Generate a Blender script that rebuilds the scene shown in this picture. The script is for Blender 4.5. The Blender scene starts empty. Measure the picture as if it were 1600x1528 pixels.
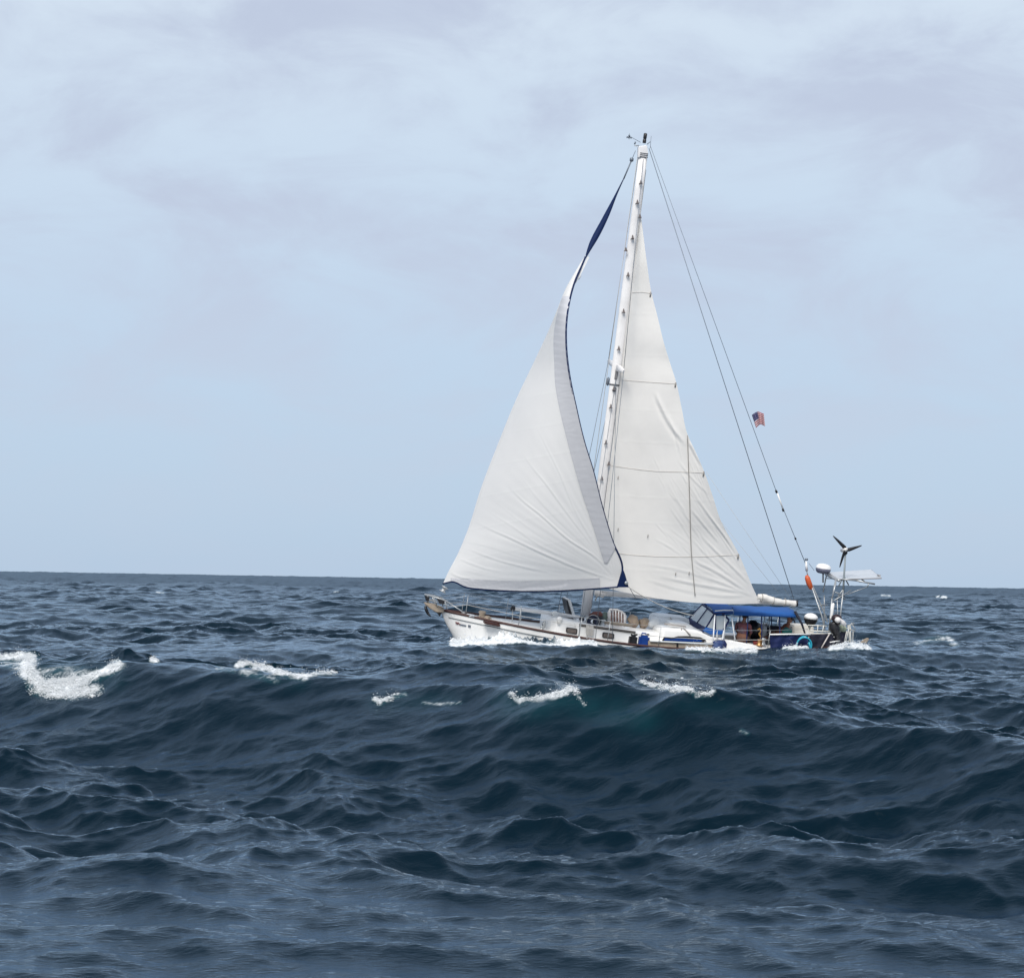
import bpy, bmesh, math, random
import numpy as np
from mathutils import Vector, Matrix
R = math.radians
scene = bpy.context.scene
COL = scene.collection
random.seed(7)

# ------------------------------------------------------------------ camera
F = 3600.0            # focal length in pixels of a 1600 pixel wide frame
CAMH = 2.3            # eye height above the mean water
PITCH, ROLL = math.atan(141.5/3600.0), math.atan(27.0/1600.0)
_f = Vector((0, math.cos(PITCH), math.sin(PITCH)))
_r0 = Vector((1, 0, 0)); _u0 = _r0.cross(_f)
_rt = _r0*math.cos(ROLL) + _u0*math.sin(ROLL)
_up = -_r0*math.sin(ROLL) + _u0*math.cos(ROLL)
cd = bpy.data.cameras.new('camera'); cam = bpy.data.objects.new('camera', cd); COL.objects.link(cam)
cd.sensor_fit = 'HORIZONTAL'; cd.sensor_width = 36.0; cd.lens = 36.0*F/1600.0
cd.clip_start = 0.2; cd.clip_end = 30000
M = Matrix.Identity(4)
for i in range(3):
    M[i][0] = _rt[i]; M[i][1] = _up[i]; M[i][2] = -_f[i]
M[0][3], M[1][3], M[2][3] = 0, 0, CAMH
cam.matrix_world = M
scene.camera = cam
def ray(px, py):
    return _f + _rt*((px-800.0)/F) - _up*((py-764.0)/F)
def horizon(px):
    return 905.5 + (px-800.0)*27.0/1600.0

# ------------------------------------------------------------------ light
SUN_EL, SUN_ROT = R(46), R(192)
w = bpy.data.worlds.new('World'); scene.world = w; w.use_nodes = True
nt = w.node_tree; nt.nodes.clear()
def wn(t, **k):
    n = nt.nodes.new(t)
    for a, b in k.items(): setattr(n, a, b)
    return n
def wl(a, b): nt.links.new(a, b)
sky = wn('ShaderNodeTexSky', sky_type='NISHITA', sun_disc=False, sun_elevation=SUN_EL, sun_rotation=SUN_ROT)
tc = wn('ShaderNodeTexCoord'); sep = wn('ShaderNodeSeparateXYZ'); wl(tc.outputs['Generated'], sep.inputs[0])
mp = wn('ShaderNodeMapping'); mp.inputs['Scale'].default_value = (1.0, 1.0, 2.3); mp.inputs['Location'].default_value = (0.91, 0.2, 0.53)
wl(tc.outputs['Generated'], mp.inputs[0])
n1 = wn('ShaderNodeTexNoise'); n1.inputs['Scale'].default_value = 10; n1.inputs['Detail'].default_value = 9; n1.inputs['Roughness'].default_value = .58
n1.inputs['Distortion'].default_value = .5
wl(mp.outputs[0], n1.inputs[0])
r1 = wn('ShaderNodeValToRGB'); wl(n1.outputs[0], r1.inputs[0])
r1.color_ramp.interpolation = 'EASE'
r1.color_ramp.elements[0].position = .36; r1.color_ramp.elements[1].position = .68
# elevation colour under the cloud sheet
el = wn('ShaderNodeValToRGB'); wl(sep.outputs[2], el.inputs[0])
e = el.color_ramp.elements
e[0].position = 0.0; e[0].color = (.475, .618, .795, 1)
e[1].position = .10; e[1].color = (.545, .680, .850, 1)
x = e.new(.24); x.color = (.69, .795, .915, 1)
x = e.new(.42); x.color = (.50, .60, .73, 1)
x = e.new(.70); x.color = (.40, .48, .60, 1)
x = e.new(1.0); x.color = (.38, .46, .58, 1)
dk = wn('ShaderNodeMixRGB', blend_type='MIX'); 
ca = wn('ShaderNodeMapRange'); ca.inputs[1].default_value = .02; ca.inputs[2].default_value = .14; ca.inputs[3].default_value = .22; ca.inputs[4].default_value = 1.0
wl(sep.outputs[2], ca.inputs[0])
mu = wn('ShaderNodeMath', operation='MULTIPLY'); wl(r1.outputs[0], mu.inputs[0]); wl(ca.outputs[0], mu.inputs[1])
wl(mu.outputs[0], dk.inputs[0]); wl(el.outputs[0], dk.inputs[1]); dk.inputs[2].default_value = (.55, .62, .77, 1)
mx = wn('ShaderNodeMixRGB'); mx.inputs[0].default_value = .92
ms = wn('ShaderNodeVectorMath', operation='SCALE'); ms.inputs['Scale'].default_value = .1
wl(sky.outputs[0], ms.inputs[0]); wl(ms.outputs[0], mx.inputs[1]); wl(dk.outputs[0], mx.inputs[2])
bg = wn('ShaderNodeBackground'); bg.inputs[1].default_value = 1.0; wl(mx.outputs[0], bg.inputs[0])
wo = wn('ShaderNodeOutputWorld'); wl(bg.outputs[0], wo.inputs[0])
sd = bpy.data.lights.new('sun', 'SUN'); sd.energy = 3.7; sd.angle = R(28); sd.color = (1, .945, .875)
so = bpy.data.objects.new('sun', sd); COL.objects.link(so)
# light comes from behind and left of the camera (direction towards the sun)
_s = Vector((math.sin(SUN_ROT)*math.cos(SUN_EL), math.cos(SUN_ROT)*math.cos(SUN_EL), math.sin(SUN_EL)))
so.rotation_euler = _s.to_track_quat('Z', 'Y').to_euler()
scene.view_settings.view_transform = 'Standard'; scene.view_settings.look = 'None'
scene.view_settings.exposure = 0; scene.view_settings.gamma = 1
scene.cycles.max_bounces = 6; scene.cycles.caustics_reflective = False; scene.cycles.caustics_refractive = False

# ------------------------------------------------------------------ helpers
def mat(name, col, rough=.5, metal=0, spec=.5, bump=0, bscale=20, var=0, vscale=6, trans=0, col2=None, stretch=None):
    m = bpy.data.materials.new(name); m.use_nodes = True
    n = m.node_tree.nodes; l = m.node_tree.links
    b = n['Principled BSDF']
    b.inputs['Roughness'].default_value = rough; b.inputs['Metallic'].default_value = metal
    b.inputs['Specular IOR Level'].default_value = spec
    t = n.new('ShaderNodeTexCoord')
    src = t.outputs['Object']
    if stretch:
        mpn = n.new('ShaderNodeMapping'); mpn.inputs['Scale'].default_value = stretch; l.new(src, mpn.inputs[0]); src = mpn.outputs[0]
    no = n.new('ShaderNodeTexNoise'); no.inputs['Scale'].default_value = vscale; no.inputs['Detail'].default_value = 6
    l.new(src, no.inputs[0])
    mxn = n.new('ShaderNodeMixRGB')
    c2 = col2 if col2 else tuple(c*.72 for c in col)
    mxn.inputs[1].default_value = (*col, 1); mxn.inputs[2].default_value = (*c2, 1)
    rm = n.new('ShaderNodeMapRange'); rm.inputs[1].default_value = .42; rm.inputs[2].default_value = .72
    rm.inputs[3].default_value = 0; rm.inputs[4].default_value = var if var else .15
    l.new(no.outputs[0], rm.inputs[0]); l.new(rm.outputs[0], mxn.inputs[0]); l.new(mxn.outputs[0], b.inputs['Base Color'])
    if bump:
        n2 = n.new('ShaderNodeTexNoise'); n2.inputs['Scale'].default_value = bscale; n2.inputs['Detail'].default_value = 5
        l.new(src, n2.inputs[0])
        bu = n.new('ShaderNodeBump'); bu.inputs['Strength'].default_value = bump; bu.inputs['Distance'].default_value = .02
        l.new(n2.outputs[0], bu.inputs['Height']); l.new(bu.outputs[0], b.inputs['Normal'])
    if trans:
        tr = n.new('ShaderNodeBsdfTranslucent'); l.new(mxn.outputs[0], tr.inputs[0])
        ms_ = n.new('ShaderNodeMixShader'); ms_.inputs[0].default_value = trans
        l.new(b.outputs[0], ms_.inputs[1]); l.new(tr.outputs[0], ms_.inputs[2]); l.new(ms_.outputs[0], n['Material Output'].inputs[0])
    return m

def newobj(name, verts, faces, m=None, parent=None, smooth=True):
    me = bpy.data.meshes.new(name); me.from_pydata([tuple(v) for v in verts], [], faces); me.update()
    if smooth:
        for p in me.polygons: p.use_smooth = True
    o = bpy.data.objects.new(name, me); COL.objects.link(o)
    if m: me.materials.append(m)
    if parent: o.parent = parent
    return o
def tag(o, label=None, cat=None, group=None, kind=None):
    if label: o['label'] = label
    if cat: o['category'] = cat
    if group: o['group'] = group
    if kind: o['kind'] = kind
    return o
# ------------------------------------------------------------------ sea
def spectrum_tile(L, N, lo, hi, rms_slope, seed, wind=(-.5, -.87), spread=2, peak=14.0):
    rng = np.random.default_rng(seed)
    k1 = np.fft.fftfreq(N, L/N)*2*math.pi
    kx, ky = np.meshgrid(k1, k1, indexing='ij'); k = np.hypot(kx, ky); k[0, 0] = 1
    c = (kx*wind[0] + ky*wind[1])/k
    kp = 2*math.pi/peak
    P = np.exp(-(kp/k)**2)/k**4*(np.abs(c)**spread*np.where(c > 0, 1, .25) + .05)
    P *= 1/(1+np.exp(-(k-2*math.pi/hi)*hi*1.2)); P *= np.exp(-(k*lo/(2*math.pi))**2*1.2); P[0, 0] = 0
    z = (rng.standard_normal((N, N)) + 1j*rng.standard_normal((N, N)))*np.sqrt(P)
    h = np.fft.ifft2(z).real; gx = np.fft.ifft2(z*1j*kx).real; gy = np.fft.ifft2(z*1j*ky).real
    s = rms_slope/math.sqrt((gx**2+gy**2).mean())
    dx = np.fft.ifft2(z*(1j)*kx/k).real; dy = np.fft.ifft2(z*(1j)*ky/k).real
    return [(a*s).astype(np.float32) for a in (h, dx, dy)] + [L, N]
def sample(tile, X, Y):
    h, dx, dy, L, N = tile
    u = (X/L*N) % N; v = (Y/L*N) % N
    i = np.floor(u).astype(np.int64); j = np.floor(v).astype(np.int64); a = (u-i).astype(np.float32); b = (v-j).astype(np.float32)
    i %= N; j %= N; i2 = (i+1) % N; j2 = (j+1) % N
    out = []
    for f in (h, dx, dy):
        out.append((f[i, j]*(1-a)+f[i2, j]*a)*(1-b)+(f[i, j2]*(1-a)+f[i2, j2]*a)*b)
    return out
TA = spectrum_tile(171.0, 2048, 2.5, 26.0, .12, 11, peak=9.0)
TB = spectrum_tile(27.3, 1024, .08, .8, .24, 5, spread=1)

TC = spectrum_tile(61.7, 1024, .50, 4.5, .235, 23, spread=3, peak=3.2, wind=(-.62, -.78))

TD = spectrum_tile(1187.0, 1024, 14.0, 120.0, .055, 31, spread=3, peak=60)

# hand placed crests: image points of the crest line, crest height, amplitude, widths in metres (back, front), trough depth
def crest_world(pts, dist=None):
    out = []
    for p in pts:
        px, py, zc = p[:3]
        if len(p) > 3:                       # depth given, height follows
            d = p[3]; zc = CAMH - d*(py-horizon(px))/F
        else:
            d = (CAMH-zc)*F/(py-horizon(px))
        out.append((d*(px-800)/F, d, zc))
    return np.array(out)
def sstep(x): x = np.clip(x, 0, 1); return x*x*(3-2*x)
RIDGES = []
def big_shape(X, Y):
    Z = .10*np.sin((X*.5+Y*.87)/31*2*math.pi+.8)*sstep((Y-50)/60)
    for C, back, front, trough, tw, base, endw, sharp in RIDGES:
        xs, ys, zs = C[:, 0], C[:, 1], C[:, 3]
        yc = np.interp(X, xs, ys); zc = np.interp(X, xs, zs)
        # beyond the ends keep following the trend of the crest
        sl = (ys[-1]-ys[0])/(xs[-1]-xs[0]); yc = yc + np.where(X > xs[-1], (X-xs[-1])*sl, 0) + np.where(X < xs[0], (X-xs[0])*sl, 0)
        e = np.where(X < xs[0], np.exp(-((xs[0]-X)/endw)**2), np.where(X > xs[-1], np.exp(-((X-xs[-1])/endw)**2), 1.0))
        t = 1 if endw > 5 else sstep((X-xs[0])/endw*1.0+.25)*sstep((xs[-1]-X)/endw+.25)
        s = (yc - Y)/math.sqrt(1+sl*sl)
        bk = np.exp(-np.abs(s/back)**1.6)
        fr = np.exp(-np.abs(s/front)**1.35)
        tr = np.exp(-((s-tw)/(tw*.9))**2)*sstep(s/(tw*.8))
        amp = zc
        if base == 'swell':                      # the foreground lies in the trough of this swell
            lvl = np.interp(X, [-8, 2, 5.5, 9], [.32, .32, .18, .10])
            tr = -sstep(s/tw)*(1-sstep((s-20)/14)); trough = lvl
            Z = Z + np.where(s < 0, amp*bk, amp*fr + trough*tr)
            continue
        Z = Z + e*t*np.where(s < 0, amp*bk, amp*fr + trough*tr*(1-fr))
    return Z
def ridge(pts, back, front, trough, tw, base=0.0, endw=3.0, sharp=1.0):
    C = crest_world(pts)
    under = big_shape(C[:, 0], C[:, 1]) if RIDGES else 0*C[:, 0]
    if endw > 5: under = 0*under
    amp = C[:, 2]-under if endw > 5 else np.clip(C[:, 2]-under, .06, .27)
    C = np.column_stack([C, amp])           # the ridge adds what is missing to reach the crest height
    RIDGES.append((C, back, front, trough, tw, base, endw, sharp))
# the big swell that crosses the whole picture
def big_d(px): return 37.0 - 7.5*((px+100)/1000.0) + .7*((px-800)/800.0)**2
ridge([(px, py, 0, big_d(px)) for px, py in ((-400, 1026), (0, 1029), (100, 1032), (180, 1036), (300, 1036), (400, 1046), (520, 1060), (620, 1068), (740, 1072), (860, 1073),
       (960, 1073), (1060, 1084), (1130, 1102), (1210, 1120), (1300, 1139), (1400, 1146), (1500, 1154), (1600, 1162), (1900, 1185))],
      6.0, 1.45, -.42, 2.9, 'swell', 8, 1.0)
# the crest in the right foreground
ridge([(980, 1275, 0, 21.6), (1060, 1264, 0, 21.3), (1150, 1254, 0, 21), (1300, 1256, 0, 20.6), (1450, 1276, 0, 20.2), (1600, 1290, 0, 20), (1800, 1300, 0, 20)], 1.5, .5, -.06, 1.1, 0, 1.8)
# small crests on the face of the swell and in front of it
def off_d(pts, off): return [(px, py, 0, big_d(px)-off) for px, py in pts]
ridge(off_d([(-80, 1225), (60, 1214), (160, 1222), (260, 1236)], 6.5), .7, .5, -.04, .8, 0, .9)
# the swell the boat sits on, with its near crest hiding the waterline
BOATR = [(520, 1013, 0, 64), (640, 1012, 0, 64), (690, 1011, 0, 64.5), (720, 1009, 0, 65), (750, 1006.5, 0, 65), (800, 1005.5, 0, 65.5), (860, 1008, 0, 65.6), (930, 1009, 0, 65.6), (1000, 1011.5, 0, 65.8), (1060, 1016, 0, 66), (1120, 1021, 0, 66),
         (1200, 1023, 0, 66.3), (1300, 1021, 0, 66.5), (1360, 1016, 0, 67), (1500, 1018, 0, 67)]
ridge(BOATR, 12.0, 2.2, -.1, 4.0, 0, 6)
# peaked swell right of the boat
ridge([(1370, 1005, 0, 78), (1430, 1000, 0, 78), (1490, 995, 0, 78), (1560, 1004, 0, 78), (1640, 1012, 0, 78)], 5, 2.0, -.1, 2.5, .1, 3)
BOATC = crest_world(BOATR)

def random_gain(X, Y):
    # calmer round the boat and close to the big crest line
    d = np.abs(Y - np.interp(X, BOATC[:, 0], BOATC[:, 1])-2.0)
    g = 1 - .74*np.exp(-(d/6.5)**2)*np.exp(-(np.maximum(0, np.abs(X-3)-11)/5)**2)
    C = RIDGES[0][0]; d2 = np.abs(Y-np.interp(X, C[:, 0], C[:, 1])+1.0)
    g = g*(1-.72*np.exp(-(d2/2.2)**2))
    return g
def project(X, Y, Z):
    dx, dy, dz = X, Y, Z-CAMH
    w_ = dx*_f.x+dy*_f.y+dz*_f.z
    return 800+F*(dx*_rt.x+dy*_rt.y+dz*_rt.z)/w_, 764-F*(dx*_up.x+dy*_up.y+dz*_up.z)/w_

def build_sea():
    ys = [5.0]
    while ys[-1] < 9000:
        d = ys[-1]
        st = d*d/5300*.9
        if d > 18: st = min(st, .045 if d < 39 else max(.085, d*.0022))
        if d > 300: st = max(d*.0022, d*.0022*(d/300)**.5)
        ys.append(d+max(st, .02))
    ys = np.array(ys)
    half = math.tan(R(15.2)); n = 1050
    tin = np.linspace(-half, half, n)
    g = np.tan(np.radians(np.linspace(15.2, 52, 140)[1:]))
    ts = np.concatenate([-g[::-1], tin, g])
    Yg, Tg = np.meshgrid(ys, ts, indexing='ij')
    Xg = Yg*Tg
    nr, nc = Xg.shape
    X, Y = Xg.ravel(), Yg.ravel()
    Z0 = big_shape(X, Y)
    gain = random_gain(X, Y)
    stp = np.repeat(np.gradient(ys), nc)
    fA = np.ones_like(stp)
    hA, dxA, dyA = sample(TA, X+40, Y+13)
    fB = np.clip(1.9-stp/.16, 0, 1)
    # patches of wind ruffle
    hp, _, _ = sample(TA, X*.21+9, Y*.21+77)
    hp = hp/TA[0].std()
    ruff = np.clip(1+.3*hp, .45, 1.6)
    m = fB > 0
    hB = np.zeros_like(X); dxB = np.zeros_like(X); dyB = np.zeros_like(X)
    a, b, c = sample(TB, X[m], Y[m]); hB[m], dxB[m], dyB[m] = a, b, c
    nearcalm = np.clip(.42+.58*(Y-15)/10, .40, 1)
    gA = gain*fA*np.clip(.34+.66*(Y-15)/12, .30, 1)*np.where(Y > 130, 1.15, 1); gB = fB*ruff*(.45+.55*gain)*nearcalm
    hC, dxC, dyC = sample(TC, X+5, Y+31)
    steepen = 1+.55*np.exp(-((Y-25.5)/5.5)**4)
    gB = gB*(1+.35*(steepen-1)/.55)
    gC = steepen*gain**.4*np.where(Y > 42, .82, 1)*ruff**.5*np.clip(.5+.5*(Y-15)/9, .48, 1)*np.clip(1.5-stp/2.5, .4, 1)
    Zs = Z0 + gA*hA + gB*hB + gC*hC + sample(TD, X, Y)[0]*sstep((Y-130)/200)*np.clip(1+(Y-600)/1500, 1, 1.8)
    # horizontal pull gives sharper crests
    Xs = X + 1.1*gA*dxA + 0.65*gB*dxB + 1.15*gC*dxC/steepen; Ys = Y + 1.1*gA*dyA + 0.65*gB*dyB + 1.15*gC*dyC/steepen
    PX, PY = project(Xs, Ys, Zs)
    foam = np.zeros_like(X)
    def cap(pts, rad, strength, d0, d1, crest=None):
        nonlocal foam
        ok = (Ys > d0) & (Ys < d1) & (PX > min(p[0] for p in pts)-rad*3) & (PX < max(p[0] for p in pts)+rad*3)
        if crest is not None: ok &= Ys > np.interp(Xs, crest[:, 0], crest[:, 1])+.15
        idx = np.nonzero(ok)[0]
        if len(idx) == 0: return
        x, y = PX[idx], PY[idx]; best = np.full(len(idx), 9.0)
        for (x0, y0), (x1, y1) in zip(pts[:-1], pts[1:]):
            vx, vy = x1-x0, y1-y0; t = np.clip(((x-x0)*vx+(y-y0)*vy)/(vx*vx+vy*vy+1e-6), 0, 1)
            best = np.minimum(best, np.hypot(x-x0-t*vx, (y-y0-t*vy)*1.35)/rad)
        v = strength*np.exp(-(best/1.7)**2)
        foam[idx] = np.maximum(foam[idx], v)
    FR = RIDGES[0][0]
    for pts, rad, s in FOAM_NEAR: cap(pts, rad, s, 20, 44)
    for pts, rad, s in FOAM_BOAT: cap(pts, rad, s, 58, 82, BOATC)
    for pts, rad, s in FOAM_FAR: cap(pts, rad, s, 73, 900)
    main_foam = foam; foam = np.zeros_like(X)
    for pts, rad, st_ in AERATED: cap(pts, rad, st_, 20, 44)
    aer = foam; foam = main_foam
    # lumpy foam
    hl, _, _ = sample(TB, X*3.1, Y*3.1); hl = hl/TB[0].std()
    k = np.clip(foam-.3, 0, 1)
    Zs = Zs + k*(.02+.035*np.abs(hl))
    rough = np.clip(.06+.18*(Ys-30)/400, .06, .24)
    for (px, py, d, sx_, sy_, h_) in ((805, 1001, 68.6, 1.9, .45, .20), (740, 1006, 69.2, .8, .5, .10), (875, 1005, 68.5, 1.0, .4, .12), (1330, 1013, 68.5, .45, .4, .09), (1110, 1015, 68.2, .7, .3, .05)):
        mx_ = d*(px-800)/F
        Zs = Zs + h_*np.exp(-((Xs-mx_)/sx_)**2-((Ys-d)/sy_)**2)*(.8+.35*np.abs(hl))
    # earth-bound water level
    co = np.empty((nr*nc, 3), np.float32); co[:, 0] = Xs; co[:, 1] = Ys; co[:, 2] = Zs
    me = bpy.data.meshes.new('sea')
    me.vertices.add(nr*nc); me.vertices.foreach_set('co', co.ravel())
    i = np.arange(nr-1)[:, None]*nc + np.arange(nc-1)[None, :]
    q = np.stack([i, i+1, i+1+nc, i+nc], -1).reshape(-1).astype(np.int32)
    nf = (nr-1)*(nc-1)
    me.loops.add(nf*4); me.loops.foreach_set('vertex_index', q)
    me.polygons.add(nf); me.polygons.foreach_set('loop_start', np.arange(0, nf*4, 4, dtype=np.int32))
    me.polygons.foreach_set('use_smooth', np.ones(nf, bool))
    me.update()
    for nm, arr in (('foam', foam), ('rough', rough), ('aerated', aer)):
        at_ = me.attributes.new(nm, 'FLOAT', 'POINT'); at_.data.foreach_set('value', arr.astype(np.float32))
    o = bpy.data.objects.new('sea', me); COL.objects.link(o); o['kind'] = 'structure'
    me.materials.append(sea_material())
    global NCOL
    NCOL = nc
    return (Xs, Ys, Zs, PX, PY, foam)

WATER_TINT = (.73, .87, 1.0, 1)
def sea_material():
    m = bpy.data.materials.new('sea_water'); m.use_nodes = True
    n = m.node_tree.nodes; l = m.node_tree.links; b = n['Principled BSDF']
    def N(t, **k):
        x = n.new(t)
        for a, c in k.items(): setattr(x, a, c)
        return x
    fo = N('ShaderNodeAttribute', attribute_name='foam'); ro = N('ShaderNodeAttribute', attribute_name='rough')
    ge = N('ShaderNodeNewGeometry')
    # foam pattern: torn lace
    n1 = N('ShaderNodeTexNoise'); n1.inputs['Scale'].default_value = 7; n1.inputs['Detail'].default_value = 12; n1.inputs['Roughness'].default_value = .74
    n1.inputs['Distortion'].default_value = .9
    l.new(ge.outputs['Position'], n1.inputs[0])
    n0 = N('ShaderNodeTexNoise'); n0.inputs['Scale'].default_value = 2.3; n0.inputs['Detail'].default_value = 4; l.new(ge.outputs['Position'], n0.inputs[0])
    a0 = N('ShaderNodeMath', operation='MULTIPLY_ADD'); l.new(n0.outputs[0], a0.inputs[0]); a0.inputs[1].default_value = .9; l.new(n1.outputs[0], a0.inputs[2])
    a1 = N('ShaderNodeMath', operation='MULTIPLY_ADD'); l.new(fo.outputs['Fac'], a1.inputs[0]); a1.inputs[1].default_value = .50
    l.new(a0.outputs[0], a1.inputs[2])
    mr = N('ShaderNodeMapRange', interpolation_type='SMOOTHSTEP'); mr.inputs[1].default_value = 1.06; mr.inputs[2].default_value = 1.50
    l.new(a1.outputs[0], mr.inputs[0])
    gate = N('ShaderNodeMapRange'); gate.inputs[1].default_value = .15; gate.inputs[2].default_value = .5; l.new(fo.outputs['Fac'], gate.inputs[0])
    fm = N('ShaderNodeMath', operation='MULTIPLY'); l.new(mr.outputs[0], fm.inputs[0]); l.new(gate.outputs[0], fm.inputs[1])
    teal = N('ShaderNodeMixRGB'); teal.inputs[1].default_value = (.0006, .0080, .0150, 1); teal.inputs[2].default_value = (.012, .060, .072, 1)
    tm = N('ShaderNodeMath', operation='MULTIPLY'); tm.inputs[1].default_value = .6; l.new(gate.outputs[0], tm.inputs[0]); l.new(tm.outputs[0], teal.inputs[0])
    n.remove(b)
    df = N('ShaderNodeBsdfDiffuse'); ae = N('ShaderNodeAttribute', attribute_name='aerated'); an = N('ShaderNodeMath', operation='MULTIPLY'); l.new(ae.outputs['Fac'], an.inputs[0]); l.new(n0.outputs[0], an.inputs[1])
    am = N('ShaderNodeMixRGB'); am.inputs[2].default_value = (.004, .034, .044, 1); l.new(an.outputs[0], am.inputs[0]); l.new(teal.outputs[0], am.inputs[1]); l.new(am.outputs[0], df.inputs[0])
    gl = N('ShaderNodeBsdfGlossy'); gl.inputs[0].default_value = WATER_TINT; l.new(ro.outputs['Fac'], gl.inputs['Roughness'])
    fr = N('ShaderNodeFresnel'); fr.inputs['IOR'].default_value = 1.215
    # waves too small for the mesh far out hide each other and never reflect at full grazing strength
    capn = N('ShaderNodeMapRange'); capn.inputs[1].default_value = .06; capn.inputs[2].default_value = .24; capn.inputs[3].default_value = 1.0; capn.inputs[4].default_value = .30
    l.new(ro.outputs['Fac'], capn.inputs[0])
    mn = N('ShaderNodeMath', operation='MINIMUM'); l.new(fr.outputs[0], mn.inputs[0]); l.new(capn.outputs[0], mn.inputs[1])
    wat = N('ShaderNodeMixShader'); l.new(mn.outputs[0], wat.inputs[0]); l.new(df.outputs[0], wat.inputs[1]); l.new(gl.outputs[0], wat.inputs[2])
    mpn = N('ShaderNodeMapping'); mpn.inputs['Rotation'].default_value = (0, 0, R(-30)); mpn.inputs['Scale'].default_value = (1, 2.2, 1)
    l.new(ge.outputs['Position'], mpn.inputs[0])
    w1 = N('ShaderNodeTexNoise'); w1.inputs['Scale'].default_value = 9; w1.inputs['Detail'].default_value = 8; w1.inputs['Roughness'].default_value = .62; w1.inputs['Distortion'].default_value = .4
    l.new(mpn.outputs[0], w1.inputs[0])
    bu = N('ShaderNodeBump'); bu.inputs['Strength'].default_value = .33; bu.inputs['Distance'].default_value = .03
    l.new(w1.outputs[0], bu.inputs['Height']); [l.new(bu.outputs[0], q.inputs['Normal']) for q in (df, gl, fr)]
    fb = N('ShaderNodeBsdfPrincipled'); fb.inputs['Base Color'].default_value = (.80, .83, .85, 1); fb.inputs['Roughness'].default_value = .8
    bu2 = N('ShaderNodeBump'); bu2.inputs['Strength'].default_value = .9; bu2.inputs['Distance'].default_value = .05
    l.new(n1.outputs[0], bu2.inputs['Height']); l.new(bu2.outputs[0], fb.inputs['Normal'])
    mxs = N('ShaderNodeMixShader'); l.new(fm.outputs[0], mxs.inputs[0]); l.new(wat.outputs[0], mxs.inputs[1]); l.new(fb.outputs[0], mxs.inputs[2])
    l.new(mxs.outputs[0], n['Material Output'].inputs[0])
    return m
AERATED = [([(800, 1100), (880, 1098), (960, 1112), (1010, 1120)], 20, 1.0), ([(60, 1050), (170, 1060)], 16, .7), ([(590, 1098), (700, 1095)], 12, .5), ([(390, 1052), (470, 1066)], 10, .5), ([(1060, 1100), (1160, 1110)], 12, .45)]
FOAM_NEAR = [([(-20, 1024), (20, 1024), (45, 1030)], 9, 1.0), ([(0, 1034), (34, 1044)], 7, .5), ([(40, 1030), (44, 1052), (62, 1072)], 8, 1.0), ([(58, 1070), (90, 1074), (125, 1068)], 9, 1.15), ([(60, 1080), (110, 1086), (150, 1076)], 8, .58),
    ([(120, 1066), (150, 1056), (170, 1048), (184, 1039)], 7, .85), ([(70, 1052), (100, 1046), (130, 1052)], 9, .5), ([(238, 1032), (244, 1033)], 3.5, .8),
    ([(372, 1040), (388, 1036), (400, 1037)], 4, .85), ([(398, 1042), (410, 1046)], 4, .7), ([(405, 1040), (430, 1050), (455, 1056), (475, 1059)], 4.5, .78), ([(380, 1050), (430, 1062)], 6, .48), ([(478, 1056), (500, 1052), (522, 1052)], 3, .6), ([(340, 1044), (365, 1048)], 4, .48),
    ([(586, 1093), (594, 1099)], 3, .9), ([(598, 1097), (612, 1090), (632, 1085)], 3.2, .7), ([(660, 1098), (690, 1100), (720, 1098)], 2.2, .5),
    ([(798, 1084), (806, 1092), (814, 1098)], 3.2, .7), ([(812, 1094), (840, 1093), (858, 1090)], 3.6, .78), ([(860, 1090), (880, 1084), (890, 1078)], 3.6, .85), ([(888, 1076), (898, 1078), (902, 1086)], 2.6, .75), ([(903, 1087), (908, 1096), (914, 1104)], 2.2, .56),
    ([(1003, 1066), (1022, 1072), (1045, 1076)], 3.5, .62), ([(1048, 1078), (1070, 1076), (1090, 1084)], 4, .66), ([(1088, 1088), (1105, 1086), (1114, 1080)], 3.5, .62),
    ([(1158, 1141), (1168, 1146)], 3, .52)]
FOAM_BOAT = [([(712, 1008), (735, 1003), (760, 1001), (800, 999), (850, 1000), (905, 1006), (925, 1008)], 5, 2.4), ([(1075, 1013), (1120, 1016), (1180, 1018)], 3, 1.0),
    ([(1225, 1013), (1262, 1011)], 2.5, .9), ([(1300, 1012), (1330, 1009), (1355, 1014)], 4, 1.2)]
FOAM_FAR = [([(522, 925), (528, 924)], 1.5, .5), ([(1464, 932), (1478, 933)], 1.6, 1.0), ([(1378, 930), (1390, 931)], 1.4, .8), ([(1590, 922), (1600, 922)], 1.4, .7),
    ([(1425, 1010), (1450, 1000), (1480, 996), (1495, 1010)], 5, .5), ([(1540, 1022), (1580, 1028)], 4, .5), ([(245, 925), (255, 926)], 1.6, .6), ([(1082, 932), (1092, 933)], 1.5, .5)]
SEA = build_sea()

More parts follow.
